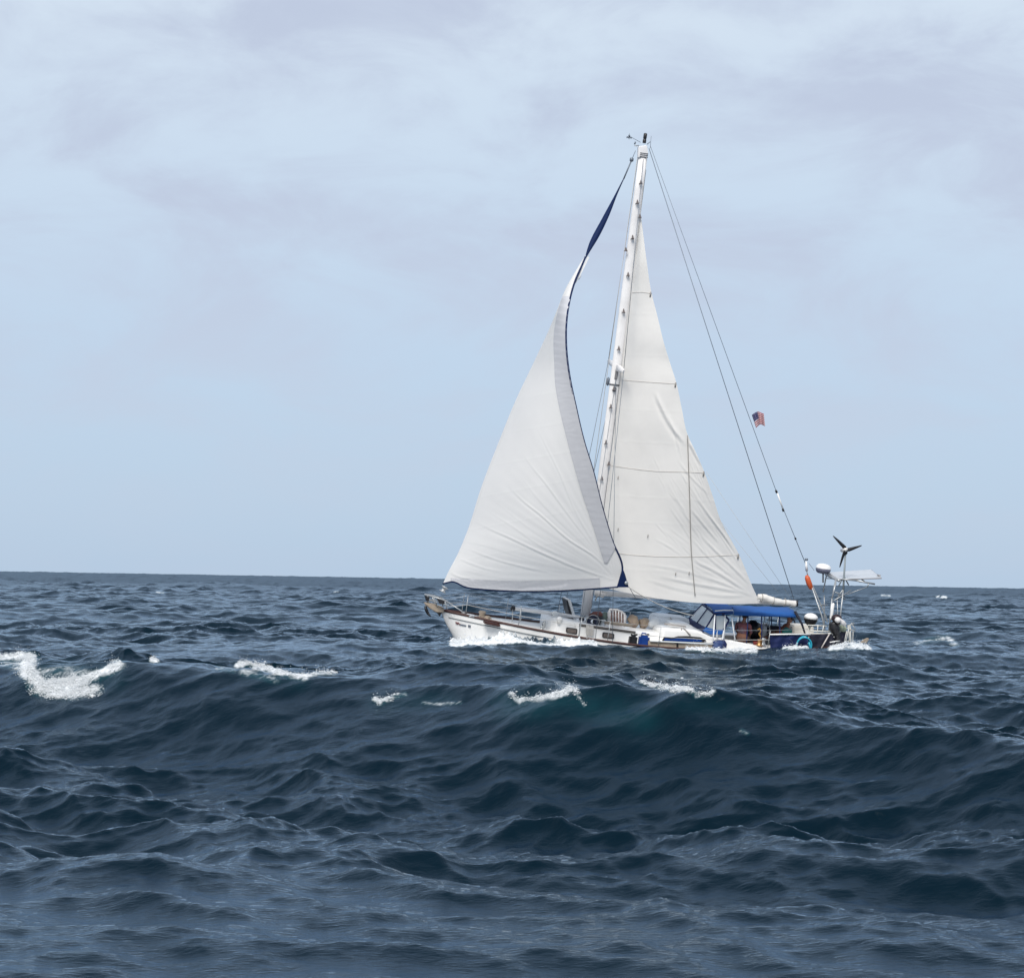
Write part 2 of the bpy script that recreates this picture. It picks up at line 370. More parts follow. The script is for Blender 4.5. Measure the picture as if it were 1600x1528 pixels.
# foam and flying drops: many small clots of white water along the breaking crests
def foam_clots(name, lst, d0, d1, size, dens, lift, seed, crest=None):
    rng = np.random.default_rng(seed); Xs, Ys, Zs, PX, PY, foam = SEA
    ok = (Ys > d0) & (Ys < d1) & (foam > .12)
    if crest is not None: ok &= Ys > np.interp(Xs, crest[:, 0], crest[:, 1])+.15
    idx = np.nonzero(ok)[0]; x, y = PX[idx], PY[idx]
    ico = bmesh.new(); bmesh.ops.create_icosphere(ico, subdivisions=1, radius=1); base = np.array([v.co[:] for v in ico.verts]); fc = np.array([[v.index for v in f.verts] for f in ico.faces]); ico.free()
    P, S_ = [], []
    for pts, rad, s in lst:
        L_ = sum(math.hypot(b[0]-a[0], b[1]-a[1]) for a, b in zip(pts[:-1], pts[1:])); cnt = int((L_+rad)*rad*dens*s)
        seg = [math.hypot(b[0]-a[0], b[1]-a[1])+1e-6 for a, b in zip(pts[:-1], pts[1:])]; pr = np.array(seg)/sum(seg)
        # clumps: gaussian parents
        cl = [(rng.choice(len(seg), p=pr), rng.random(), rng.normal(0, .45*rad, 2), rng.uniform(.12, .55)*rad) for _ in range(max(3, int(L_/rad*2.2)))]
        for _ in range(cnt):
            i, u, o_, sg = cl[rng.integers(len(cl))]; a, b = pts[i], pts[i+1]
            qx = a[0]+(b[0]-a[0])*u+o_[0]+rng.normal(0, sg*1.7); qy = a[1]+(b[1]-a[1])*u+o_[1]*.8+rng.normal(0, sg*.8)
            k = np.argmin((x-qx)**2+(y-qy)**2); k = idx[k]
            if abs(PX[k]-qx) > 4 or abs(PY[k]-qy) > 4: continue
            e = rng.exponential(lift) if rng.random() < .22 else 0
            k2 = k+NCOL if k+NCOL < len(Xs) else k; k3 = k+1; u1, u2 = rng.random(2)
            q_ = [A[k]+(A[k2]-A[k])*u1+(A[k3]-A[k])*(u2-.5)*3 for A in (Xs, Ys, Zs)]
            P.append((q_[0]+rng.normal(0, .006), q_[1], q_[2]+.003+e)); S_.append(size*rng.lognormal(-.2, .55)*(1 if e < lift*.7 else .55))
    P = np.array(P); S_ = np.array(S_); n = len(P); nb = len(base)
    V = (base[None]*rng.uniform(.6, 1.3, (n, nb, 1)))*S_[:, None, None]*np.array([1.5, 1.1, .8])+P[:, None]
    Fc = (fc[None]+np.arange(n)[:, None, None]*nb).reshape(-1, 3)
    me = bpy.data.meshes.new(name); me.vertices.add(n*nb); me.vertices.foreach_set('co', V.reshape(-1).astype(np.float32))
    me.loops.add(len(Fc)*3); me.loops.foreach_set('vertex_index', Fc.reshape(-1).astype(np.int32)); me.polygons.add(len(Fc)); me.polygons.foreach_set('loop_start', np.arange(0, len(Fc)*3, 3, dtype=np.int32))
    me.polygons.foreach_set('use_smooth', np.ones(len(Fc), bool)); me.update()
    o = bpy.data.objects.new(name, me); COL.objects.link(o); me.materials.append(FOAMM); o['kind'] = 'stuff'; return o
FOAMM = mat('white_water', (.82, .85, .87), .7, spec=.3, trans=.3)
if SEA:
    foam_clots('foam', [f for f in FOAM_NEAR if f[2] > .55], 20, 44, .0046, 17, .028, 4)
    foam_clots('bow_wave', FOAM_BOAT, 58, 82, .011, 14.0, .05, 5, BOATC)
# ------------------------------------------------------------------ sailboat: frame of its own (x forward, y to port, z up, origin at the mast foot)
BOAT_POS = Vector((0, 0, CAMH)) + ray(912, 962)*70.5
BM = Matrix.Translation(BOAT_POS) @ Matrix.Rotation(R(192), 4, 'Z') @ Matrix.Rotation(R(-6.2), 4, 'Y') @ Matrix.Rotation(R(-6.0), 4, 'X')
BI = BM.inverted()
_c = BI @ Vector((0, 0, CAMH))
def at(px, py, ly=0.0):
    """point of the boat's lengthwise plane y = ly that the photograph shows at (px, py)"""
    d = (BI.to_3x3() @ ray(px, py))
    t = (ly-_c.y)/d.y
    return Vector((_c.x+d.x*t, ly, _c.z+d.z*t))
def pix(v):
    q = BM @ Vector(v); q = q - Vector((0, 0, CAMH)); w_ = q.dot(_f)
    return 800+F*q.dot(_rt)/w_, 764-F*q.dot(_up)/w_
boat = bpy.data.objects.new('sailboat', None); COL.objects.link(boat); boat.matrix_world = BM
tag(boat, 'white cruising sailboat with blue dodger and bimini, sails set, heeling on the swell', 'sailboat')

WHITE = mat('gelcoat_white', (.82, .82, .81), .32, var=.35, vscale=1.6, col2=(.60, .59, .56), bump=.15, bscale=3)
DECKM = mat('deck_cream', (.78, .77, .74), .6, var=.5, vscale=3, col2=(.62, .60, .56))
TEAK = mat('varnished_teak', (.050, .014, .010), .5, var=.6, vscale=6, col2=(.022, .010, .009))
TAN = mat('weathered_wood', (.36, .30, .235), .7, var=.6, vscale=9, col2=(.22, .18, .145))
ALU = mat('painted_mast', (.84, .83, .83), .38, var=.35, vscale=2.2, col2=(.55, .54, .54))
STEEL = mat('stainless_steel', (.42, .44, .45), .38, metal=.5)
WIRE = mat('rigging_wire', (.16, .19, .23), .45, metal=.3)
ROPEL = mat('pale_rope', (.45, .44, .42), .8)
BLACK = mat('black_plastic', (.012, .012, .015), .45)
GLASS = mat('tinted_glass', (.02, .022, .028), .08, spec=.8)
BROWNGLASS = mat('smoked_acrylic', (.14, .12, .11), .2, spec=.6, var=.5, vscale=8, col2=(.06, .05, .05))
BLUE = mat('blue_canvas', (.004, .085, .32), .75, var=.45, vscale=3.0, col2=(.003, .05, .20), bump=.3, bscale=9)
NAVY = mat('navy_canvas', (.003, .013, .085), .75, var=.5, vscale=3, col2=(.002, .007, .04), bump=.3, bscale=6)
DARKNAVY = mat('dark_canvas', (.003, .004, .018), .7, var=.4, vscale=4, bump=.2, bscale=6)
SAIL = mat('sailcloth_white', (.85, .845, .83), .65, spec=.2, var=.30, vscale=.7, col2=(.72, .72, .715), bump=.12, bscale=24, trans=.3)
SAILM = mat('sailcloth_cream', (.88, .86, .82), .65, spec=.2, var=.45, vscale=.8, col2=(.70, .685, .66), bump=.2, bscale=5, trans=.3)
STRIP = mat('sun_strip_cloth', (.52, .53, .56), .7, spec=.2, var=.3, vscale=4, col2=(.46, .47, .50), bump=.1, bscale=20)
SAILBLUE = mat('blue_sun_cloth', (.003, .015, .070), .7, spec=.2, var=.4, vscale=4)
ORANGE = mat('orange_plastic', (.55, .10, .03), .5)
CLEARV = bpy.data.materials.new('clear_vinyl'); CLEARV.use_nodes = True
_b = CLEARV.node_tree.nodes['Principled BSDF']; _b.inputs['Base Color'].default_value = (.55, .60, .62, 1); _b.inputs['Roughness'].default_value = .25; _b.inputs['Alpha'].default_value = .62

def tube(name, pts, r, m, parent=boat, sides=8, cap=True, flat=1.0, closed=False):
    pts = [Vector(p) for p in pts]; n = len(pts)
    r = r if not m is WIRE or isinstance(r, (list, tuple)) else r*.8
    rr = r if isinstance(r, (list, tuple)) else [r]*n
    V, Fc = [], []
    ref = Vector((0, 1, 0))
    for i, p in enumerate(pts):
        if closed: t = (pts[(i+1) % n]-pts[i-1]).normalized()
        else: t = (pts[min(i+1, n-1)]-pts[max(i-1, 0)]).normalized()
        a = ref - t*ref.dot(t)
        if a.length < .2: a = Vector((1, 0, 0)) - t*t.x
        a.normalize(); b = t.cross(a); ref = a
        for k in range(sides):
            th = 2*math.pi*k/sides
            V.append(p + a*math.cos(th)*rr[i]*flat + b*math.sin(th)*rr[i])
    for i in range(n if closed else n-1):
        j = (i+1) % n
        for k in range(sides):
            k2 = (k+1) % sides
            Fc.append((i*sides+k, i*sides+k2, j*sides+k2, j*sides+k))
    if cap and not closed:
        Fc.append(tuple(range(sides))[::-1]); Fc.append(tuple(range((n-1)*sides, n*sides)))
    return newobj(name, V, Fc, m, parent)
def merge(name, objs, m=None, parent=None):
    """several shapes of one part into one mesh"""
    bm = bmesh.new(); mats = []
    for o in objs:
        me = o.data; off = len(bm.faces)
        idx = {}
        for k, mm in enumerate(me.materials):
            if mm not in mats: mats.append(mm)
            idx[k] = mats.index(mm)
        bm.from_mesh(me); bm.faces.ensure_lookup_table()
        for f in bm.faces[off:]: f.material_index = idx.get(f.material_index, 0)
    me = bpy.data.meshes.new(name); bm.to_mesh(me); bm.free()
    for mm in mats: me.materials.append(mm)
    par = parent if parent else objs[0].parent
    for o in objs: bpy.data.objects.remove(o)
    o = bpy.data.objects.new(name, me); COL.objects.link(o); o.parent = par
    return o
def hull_of(name, pts, m, parent=boat, bevel=0, seg=2):
    """closed convex shape through points"""
    bm = bmesh.new()
    for p in pts: bm.verts.new(p)
    r_ = bmesh.ops.convex_hull(bm, input=bm.verts)
    bmesh.ops.delete(bm, geom=[g for g in r_['geom_interior'] if isinstance(g, bmesh.types.BMVert)], context='VERTS')
    bmesh.ops.dissolve_limit(bm, angle_limit=.02, verts=bm.verts, edges=bm.edges)
    if bevel: bmesh.ops.bevel(bm, geom=bm.edges[:], offset=bevel, segments=seg, affect='EDGES', clamp_overlap=True)
    me = bpy.data.meshes.new(name); bm.to_mesh(me); bm.free()
    me.materials.append(m)
    o = bpy.data.objects.new(name, me); COL.objects.link(o); o.parent = parent
    if bevel:
        for p in me.polygons: p.use_smooth = True
    return o
def slab(name, img, y0, y1, m, parent=boat, bevel=0, ref=None):
    """outline seen in the photograph at the lengthwise plane ref (the near face), extruded sideways from y1 to y0"""
    ref = y1 if ref is None else ref
    pts = [at(a, b, ref) for a, b in img]; n = len(pts)
    bm = bmesh.new()
    A = [bm.verts.new((p.x, y0, p.z)) for p in pts]; B = [bm.verts.new((p.x, y1, p.z)) for p in pts]
    bm.faces.new(A); bm.faces.new(B[::-1])
    for i in range(n): bm.faces.new((A[i], B[i], B[(i+1) % n], A[(i+1) % n]))
    bmesh.ops.recalc_face_normals(bm, faces=bm.faces)
    if bevel: bmesh.ops.bevel(bm, geom=bm.edges[:], offset=bevel, segments=2, affect='EDGES', clamp_overlap=True)
    me = bpy.data.meshes.new(name); bm.to_mesh(me); bm.free(); me.materials.append(m)
    o = bpy.data.objects.new(name, me); COL.objects.link(o); o.parent = parent
    return o
def box(name, c, s, m, parent=boat, bevel=.02, rot=(0, 0, 0)):
    bm = bmesh.new(); bmesh.ops.create_cube(bm, size=1)
    for v in bm.verts: v.co = Vector((v.co.x*s[0], v.co.y*s[1], v.co.z*s[2]))
    if bevel: bmesh.ops.bevel(bm, geom=bm.edges[:], offset=bevel, segments=2, affect='EDGES', clamp_overlap=True)
    mt = Matrix.Translation(c) @ (Matrix.Rotation(rot[2], 4, 'Z') @ Matrix.Rotation(rot[1], 4, 'Y') @ Matrix.Rotation(rot[0], 4, 'X'))
    bmesh.ops.transform(bm, matrix=mt, verts=bm.verts)
    me = bpy.data.meshes.new(name); bm.to_mesh(me); bm.free(); me.materials.append(m)
    o = bpy.data.objects.new(name, me); COL.objects.link(o); o.parent = parent
    return o
def lathe(name, prof, m, parent, c=(0, 0, 0), seg=20, mtx=None):
    V, Fc = [], []
    for r, z in prof:
        for k in range(seg):
            a = 2*math.pi*k/seg; V.append(Vector((r*math.cos(a), r*math.sin(a), z)))
    for i in range(len(prof)-1):
        for k in range(seg):
            k2 = (k+1) % seg; Fc.append((i*seg+k, i*seg+k2, (i+1)*seg+k2, (i+1)*seg+k))
    Fc.append(tuple(range(seg))[::-1]); Fc.append(tuple(range((len(prof)-1)*seg, len(prof)*seg)))
    mt = Matrix.Translation(c) @ (mtx if mtx else Matrix.Identity(4))
    return newobj(name, [mt @ v for v in V], Fc, m, parent)
def pl(P, t):
    """point of polyline at t in 0..1 by vertical coordinate"""
    return P

# ---- hull
XB = at(688, 955, 0).x
XS = at(1322, 1010, 1.0).x
def hb(x):
    t = (XB-x)/(XB-XS); t = min(max(t, 0), 1)
    return 1.95*(1-(1-t/.55)**2) if t < .55 else 1.95-.72*((t-.55)/.45)**1.8
rail_img = [(688, 954), (720, 960.5), (760, 968.5), (800, 977), (850, 987.5), (900, 996.5), (940, 1002), (980, 1007), (1026, 1011.5), (1100, 1016), (1200, 1017), (1270, 1014), (1322, 1010)]
rail = []
for px, py in rail_img:
    y = .1
    for _ in range(6):
        p = at(px, py, y); y = hb(p.x)
    rail.append((p.x, y, p.z))
_rx = np.array([r_[0] for r_ in rail])[::-1]; _rz = np.array([r_[2] for r_ in rail])[::-1]
_c3 = np.polyfit(_rx, _rz, 4)
def sheer(x): return float(np.polyval(_c3, x))
def depth(x):
    d = 1.75*(1-math.exp(-max(XB-x, 0)/.95))
    t = (x-XS)/1.6
    if t < 1: d = min(d, .75+1.0*max(t, 0))
    return d
NS = 70
xs = [XB-.002-(XB-XS)*((i/(NS-1))**1.25) for i in range(NS)]
prof = [(1, 0), (1.0, .10), (.985, .25), (.95, .42), (.86, .60), (.68, .77), (.40, .91), (0, 1)]
V, Fc = [], []
for x in xs:
    b, z, d = max(hb(x), .012), sheer(x), depth(x)
    for s in (1, -1):
        for wf, df in (prof if s == 1 else prof[::-1][1:]):
            flare = 1 - (.22*df if x > 1.5 else 0)
            V.append((x, s*b*wf*flare, z-d*df))
n = len(prof)*2-1
for i in range(NS-1):
    for k in range(n-1):
        Fc.append((i*n+k, i*n+k+1, (i+1)*n+k+1, (i+1)*n+k))
Fc.append(tuple(range((NS-1)*n, NS*n)))
hull = newobj('hull', V, Fc, WHITE, boat)
# deck with a cockpit well
XW0, XW1, WH = at(1134, 1005, .4).x, at(1255, 1005, .4).x, .42
V, Fc = [], []
ycut = [-1, -.8, -.6, -.4, -.22, 0, .22, .4, .6, .8, 1]
for x in xs:
    b, z = max(hb(x), .012)-.015, sheer(x)
    for q in ycut: V.append((x, q*b, z-.05+.10*(1-q*q)*min(1, b)))
for i in range(NS-1):
    for k in range(10):
        if XW1 < xs[i+1] and xs[i] < XW0 and 3 <= k <= 6: continue
        Fc.append((i*11+k, i*11+k+1, (i+1)*11+k+1, (i+1)*11+k))
newobj('deck', V, Fc, DECKM, boat)
zc = sheer((XW0+XW1)/2)
well = [box('w', ((XW0+XW1)/2, 0, zc-.85), (abs(XW0-XW1)+.4, 1.7, .06), DECKM, bevel=0)]
for s in (-1, 1): well.append(box('w', ((XW0+XW1)/2, s*.70, zc-.42), (abs(XW0-XW1)+.4, .05, .90), WHITE, bevel=0))
for x in (XW0+.12, XW1-.12): well.append(box('w', (x, 0, zc-.42), (.05, 1.4, .90), WHITE, bevel=0))
merge('cockpit_well', well, parent=boat)
def sheer_line(dz, out, n=60, x0=None, x1=None, s=1):
    x0 = XB-.02 if x0 is None else x0; x1 = XS if x1 is None else x1
    return [Vector((x0+(x1-x0)*i/(n-1), s*(hb(x0+(x1-x0)*i/(n-1))+out), sheer(x0+(x1-x0)*i/(n-1))+dz)) for i in range(n)]
for s in (1, -1):
    tube('toe_rail', sheer_line(.02, .005, s=s), .036, TEAK, flat=.7)
    tube('cove_stripe', sheer_line(-.155, -.004, x0=XB-.25, s=s), .013, mat('stripe_grey', (.16, .18, .19), .5) if s == 1 else bpy.data.materials['stripe_grey'], sides=6)
# name on the bow: worn dark letters too faint to read, and a mark after them
NAMED = mat('faded_lettering', (.13, .04, .045), .6); NAMEG = mat('grey_lettering', (.10, .12, .16), .6)
def on_hull(px, py):
    y = .6
    for _ in range(8):
        p = at(px, py, y); dz = sheer(p.x)-p.z; b = hb(p.x); f = min(max(dz/depth(p.x), 0), 1)
        wf = float(np.interp(f, [q[1] for q in prof], [q[0] for q in prof])); y = b*wf*(1-(.22*f if p.x > 1.5 else 0))
    p.y = y+.012
    return p
def mark(path, r, m):
    return tube('ink', [on_hull(a, b) for a, b in path], r, m, sides=6)
lt = [mark([(712.2, 971.6), (713.2, 974.4), (714.2, 972.6), (715.2, 975.2), (716.4, 972.6)], .024, NAMED)]
for i in range(6):
    x = 717.8+i*1.75; y = 974.6+i*.38
    lt.append(mark([(x, y-.2), (x+.1, y+1.4), (x+1.0, y+1.5), (x+1.1, y+.1)], .017, NAMED if i < 1 else NAMEG))
num = []
num.append(mark([(732.4, 976.3), (732.4, 979.3)], .026, NAMEG)); num.append(mark([(734.2, 976.6), (734.2, 979.6)], .026, NAMEG))
merge('name_lettering', lt, parent=hull); merge('numeral_lettering', num, parent=hull)

# ---- bow: platform, anchor, pulpit
plat = slab('bow_platform', [(664, 943.5), (668, 942.5), (680, 944.5), (694, 950), (694, 957), (682, 957), (672, 951)], -.2, .16, TAN, bevel=.02)
anch = [tube('a', [at(664.5, 947, .0), at(666, 953, 0), at(669, 959, 0), at(673, 963, 0)], [.035, .05, .04, .015], BLACK),
        tube('a', [at(664, 946, 0), at(676, 949, 0), at(688, 953, 0)], .028, STEEL),
        tube('a', [at(667, 955, -.16), at(669, 958, 0), at(671, 961, .16)], [.015, .04, .015], BLACK)]
merge('anchor', anch, parent=boat)
slab('bobstay_fitting', [(682, 956), (692, 955), (687, 963)], -.05, .05, BLACK)
pul = []
P0, P1 = at(664, 929, .02), at(695, 938, .42)
P0s, P1s = Vector((P0.x, -.02, P0.z)), Vector((P1.x, -.42, P1.z))
pul.append(tube('p', [P1, at(680, 933, .25), P0, P0s, Vector((at(680, 933, .25).x, -.25, at(680, 933, .25).z)), P1s], .024, STEEL))
for s in (1, -1):
    for a, b, c, d, y0, y1 in ((695, 938, 722, 955, .42, .85), (678, 932, 684, 949, .24, .16), (695, 938, 699, 952, .42, .4), (668, 930, 670, 944, .08, .08)):
        q0, q1 = at(a, b, y0), at(c, d, y1); pul.append(tube('p', [Vector((q0.x, s*y0, q0.z)), Vector((q1.x, s*y1, q1.z))], .016, STEEL))
    q0, q1 = at(671, 938, .12), at(702, 946, .5); pul.append(tube('p', [Vector((q0.x, s*.12, q0.z)), Vector((q1.x, s*.5, q1.z))], .014, STEEL))
merge('pulpit', pul, parent=boat)
slab('seat_bracket', [(664, 931), (671.5, 933), (670, 939), (666.5, 939)], -.02, .12, BLACK)
slab('seat_bracket', [(683, 936), (696, 938.5), (694, 943), (688, 943.5)], .25, .42, BLACK)
lathe('furling_drum', [(.05, 0), (.11, .01), (.11, .03), (.06, .05), (.06, .13), (.11, .15), (.11, .17), (.04, .19)], STEEL, boat, c=at(691, 925, 0), mtx=Matrix.Rotation(R(-22), 4, 'Y'))

# ---- mast
MT, MB_ = at(1005, 243, 0), at(914.5, 962, 0)
def mastp(f, y=0.0):
    p = MB_.lerp(MT, f); return Vector((p.x, y, p.z))
def mast_at(py):
    f = (962-py)/(962-243.0); return mastp(f)
mr = [.155-.02*(i/12)**2 for i in range(13)]
mast = tube('mast', [mastp(i/12) for i in range(13)], mr, ALU, sides=24, flat=.62)
tdir = (MT-MB_).normalized(); aft = Vector((-1, 0, 0)); aft = (aft-tdir*aft.dot(tdir)).normalized()
tube('sail_track', [mastp(f)+aft*(.15-.02*f*f) for f in (.02, .25, .5, .75, .97)], .018, mat('grey_track', (.10, .10, .10), .5), parent=mast, sides=6)
steps = [(1001, 285), (995.5, 316), (988, 371), (981, 429), (974, 486), (966.5, 544), (959, 607), (954, 635), (946.5, 691), (940, 747), (999.5, 338), (977.5, 390), (951, 724), (932, 800), (926, 850)]
STEPM = mat('mast_step_metal', (.14, .12, .12), .5)
for px, py in steps:
    c = at(px, py, .11)
    a, b, d = c+tdir*.065, c-tdir*.05+aft*.038, c-tdir*.05-aft*.038
    out = Vector((0, .08, 0))
    merge('mast_step', [tube('s', [a, b+out, d+out, a], .011, STEPM, sides=6), tube('s', [b+out, b-Vector((0, .02, 0)), d-Vector((0, .02, 0)), d+out], .010, STEPM, sides=6),
                        hull_of('s', [a, b+out, d+out, c+Vector((0, .03, 0))], STEPM)], parent=mast)
sp_c = mast_at(573)
SPP = at(974.5, 580, 1.05); SPS = at(950.5, 564.5, -1.25)
tube('spreader', [sp_c, sp_c.lerp(SPP, .5)+Vector((0, 0, .015)), SPP], [.12, .10, .07], ALU, parent=mast, flat=.4, sides=10)
tube('spreader', [sp_c, sp_c.lerp(SPS, .5)+Vector((0, 0, .02)), SPS], [.12, .10, .07], ALU, parent=mast, flat=.4, sides=10)
tube('mast_band', [mast_at(598.5), mast_at(601)], .165, mat('band_grey', (.12, .12, .13), .5), parent=mast, sides=20, flat=.64)
box('spreader_bracket', mast_at(583)+Vector((0, .09, 0)), (.09, .06, .34), mat('bracket_grey', (.22, .22, .23), .5), parent=mast)
box('steaming_light', mast_at(607)+Vector((0, .10, 0)), (.10, .07, .14), BLACK, parent=mast)
# masthead
top = [slab('t', [(998, 229), (1011, 227), (1013, 240), (1011, 247), (997.5, 247)], -.09, .09, ALU, bevel=.02)]
for yy in (240.5, 243.2, 246): top.append(tube('t', [mast_at(yy)-aft*.125+Vector((0, .09, 0)), mast_at(yy)+aft*.125+Vector((0, .09, 0))], .016, bpy.data.materials['band_grey'], sides=6))
merge('masthead', top, parent=mast)
nl = lathe('navigation_light', [(.05, 0), (.055, .02), (.055, .10), (.04, .115), (.045, .13), (.055, .15), (.055, .28), (.03, .30)], BLACK, mast, c=at(1006.5, 224, 0), seg=14)
wv = [tube('w', [at(1001, 223, 0), at(983, 213, 0)], .009, WIRE, sides=5), tube('w', [at(983, 218, 0), at(983.5, 209, 0)], .009, WIRE, sides=5),
      tube('w', [at(979, 216, 0), at(983, 213, 0), at(986, 217, 0)], .014, WIRE, sides=5), lathe('w', [(.02, 0), (.03, .03), (.02, .06)], WIRE, mast, c=at(983, 214, 0), seg=8)]
for k in range(3):
    a = k*2.1+.4; e_ = at(983, 216.5, 0); wv.append(lathe('w', [(.01, 0), (.03, .02), (.01, .05)], WIRE, mast, c=e_+Vector((.07*math.cos(a), .07*math.sin(a), 0)), seg=8))
merge('wind_sensor', wv, parent=mast)
tube('halyard_block', [at(998, 228, 0), at(992, 228, .05)], .018, STEEL, parent=mast); tube('halyard_block', [at(993, 222, 0), at(991.5, 226, 0)], .03, WIRE, parent=mast); tube('halyard_block', [at(1011, 226, 0), at(1016, 222, 0)], .014, WIRE, parent=mast)
tube('vhf_antenna', [at(1016, 232, -.1), at(1017.5, 213, -.1)], .008, WIRE, parent=mast, sides=5)
newr = lathe('radar_reflector', [(.01, 0), (.05, .05), (.05, .22), (.01, .27)], WIRE, mast, c=at(949, 603, -.4), seg=8)
# gooseneck and boom
BE = at(1244, 942.5, 1.75)
G = mast_at(925)+aft*.2
boom = tube('boom', [G, G.lerp(BE, .5), BE], [.085, .09, .085], ALU, sides=16)
tube('boom_end_cap', [BE, BE+(BE-G).normalized()*.06], .092, BLACK, parent=boom, sides=16)
tube('reef_bundle', [at(930, 938, .25), at(934, 930, .3), at(942, 933, .35), at(948, 926, .35), at(940, 924, .3)], .022, ROPEL, parent=boom)

# ---- standing rigging
def wire(name, a, b, r=.011, m=WIRE, sag=0, n=2, label=None):
    pts = [a.lerp(b, i/(n-1)) for i in range(n)] if n > 2 else [a, b]
    if sag:
        for i, p in enumerate(pts): p.z -= sag*4*(i/(n-1))*(1-i/(n-1))
    o = tube(name, pts, r, m, sides=6)
    if label: o['label'] = label
    return o
wire('forestay', at(993, 236, 0), at(988, 248, 0), .012)
wire('forestay', at(988, 248, 0), at(974.5, 280, 0.05), .028, WIRE)
lathe('halyard_swivel', [(.03, 0), (.06, .02), (.06, .10), (.03, .12)], WIRE, boat, c=at(986.5, 253, 0), seg=10)
CH_P, CH_S = at(930, 1001, 1.85), at(868, 972, -1.8)
wire('shroud', at(1006, 240, .05), SPP, .011); wire('shroud', SPP, CH_P, .011)
wire('shroud', at(998, 240, -.05), SPS, .011); wire('shroud', SPS, CH_S, .011)
wire('shroud', mast_at(590)+Vector((0, .1, 0)), at(903, 999, 1.82), .010); wire('shroud', mast_at(590)+Vector((0, .1, 0)), at(957, 1004, 1.88), .010)
wire('shroud', mast_at(590)-Vector((0, .1, 0)), at(877, 972, -1.8), .010); wire('shroud', mast_at(590)-Vector((0, .1, 0)), at(905, 975, -1.85), .010)
wire('halyard', at(996, 246, -.05), mast_at(925)-aft*.36, .008, ROPEL)
wire('halyard', at(1010, 246, .1), at(941, 905, .16), .007, ROPEL)
wire('topping_lift', at(1014, 232, 0), at(1241, 938, 1.7), .014)
bs = at(1260, 884, 0)
wire('backstay', at(1016, 228, 0), at(1213, 768, 0), .010); wire('backstay', at(1213, 768, 0), bs, .013, WIRE)
ins = [tube('i', [at(1214.5, 770, 0), at(1224, 797, 0)], .024, WHITE), tube('i', [at(1212.3, 766, 0), at(1213.8, 770, 0)], .035, BLACK), tube('i', [at(1223, 795, 0), at(1224.3, 799, 0)], .035, BLACK)]
tube('wire_clamp', [at(1242.3, 840, 0), at(1243.5, 843, 0)], .03, BLACK)
merge('backstay_insulator', ins, parent=boat)
ins = [tube('i', [at(1258, 874, 0), at(1262, 874, 0)], .045, WIRE, sides=10), tube('i', [at(1259.5, 877, 0), at(1260.5, 892, 0)], [.03, .045], WHITE), tube('i', [at(1260.5, 892, 0), at(1262, 899, 0)], .018, STEEL)]
merge('backstay_fitting', ins, parent=boat)
BSP, BSS = at(1289, 983, .55), at(1293, 972, -.35)
tube('split_backstay', [at(1262, 898, 0), at(1284, 962, .4), BSP], .022, STEEL, sides=8)
tube('split_backstay', [at(1262, 898, 0), at(1290, 962, -.3), BSS], .022, STEEL, sides=8)
fl_ = tube('orange_float', [at(1260, 899, .08), at(1261.5, 903, .08), at(1264, 911, .08), at(1267.5, 919, .08), at(1268, 921, .08)], [.04, .085, .09, .07, .03], ORANGE, sides=12)  # orange float hung where the backstay splits, no lamp in it
wire('lazy_line', at(1103, 737, .4), at(1236, 936, 1.0), .0045, ROPEL); wire('lazy_line', at(1125, 813, .5), at(1216, 926, 1.0), .0045, ROPEL)
# topside lifelines
stx = [at(px, 990, 1.5).x for px in (735, 814, 905, 948, 1026, 1115, 1200, 1262)]
tops = {1: [], -1: []}
for s in (1, -1):
    for x in stx:
        b = s*(hb(x)-.06); z = sheer(x); tops[s].append(Vector((x, b, z+.62)))
        tube('stanchion', [Vector((x, b, z)), Vector((x, b, z+.62))], .011, STEEL, sides=8)
    for hgt, rr in ((.62, .005), (.33, .008)):
        pts = [Vector((P1.x, s*.42, P1.z-(0 if hgt > .5 else .2)))]+[Vector((v.x, v.y, v.z-.62+hgt)) for v in tops[s]]
        tube('lifeline', pts, rr, STEEL if hgt > .5 else ROPEL, sides=6)
# ------------------------------------------------------------------ sails
def interp_poly(P, y):
    """P: list (px, py, ly) with falling py; returns px, ly at image height y (arrays)"""
    P = sorted(P, key=lambda p: p[1]); ys = [p[1] for p in P]
    return np.interp(y, ys, [p[0] for p in P]), np.interp(y, ys, [p[2] for p in P])
def smoothed(P, n=160):
    """Catmull-Rom through points, as arrays (n,3)"""
    P = np.array(P, float); m_ = len(P); out = []
    d = np.concatenate([[0], np.cumsum(np.linalg.norm(np.diff(P[:, :2], axis=0), axis=1))]); t = np.linspace(0, d[-1], n)
    tg = np.gradient(P, d, axis=0)
    for a in t:
        i = min(max(np.searchsorted(d, a)-1, 0), m_-2); h = d[i+1]-d[i]; u = (a-d[i])/h
        out.append((2*u**3-3*u**2+1)*P[i]+(u**3-2*u**2+u)*h*tg[i]+(-2*u**3+3*u**2)*P[i+1]+(u**3-u**2)*h*tg[i+1])
    return np.array(out)
CW, CA = .62, .43
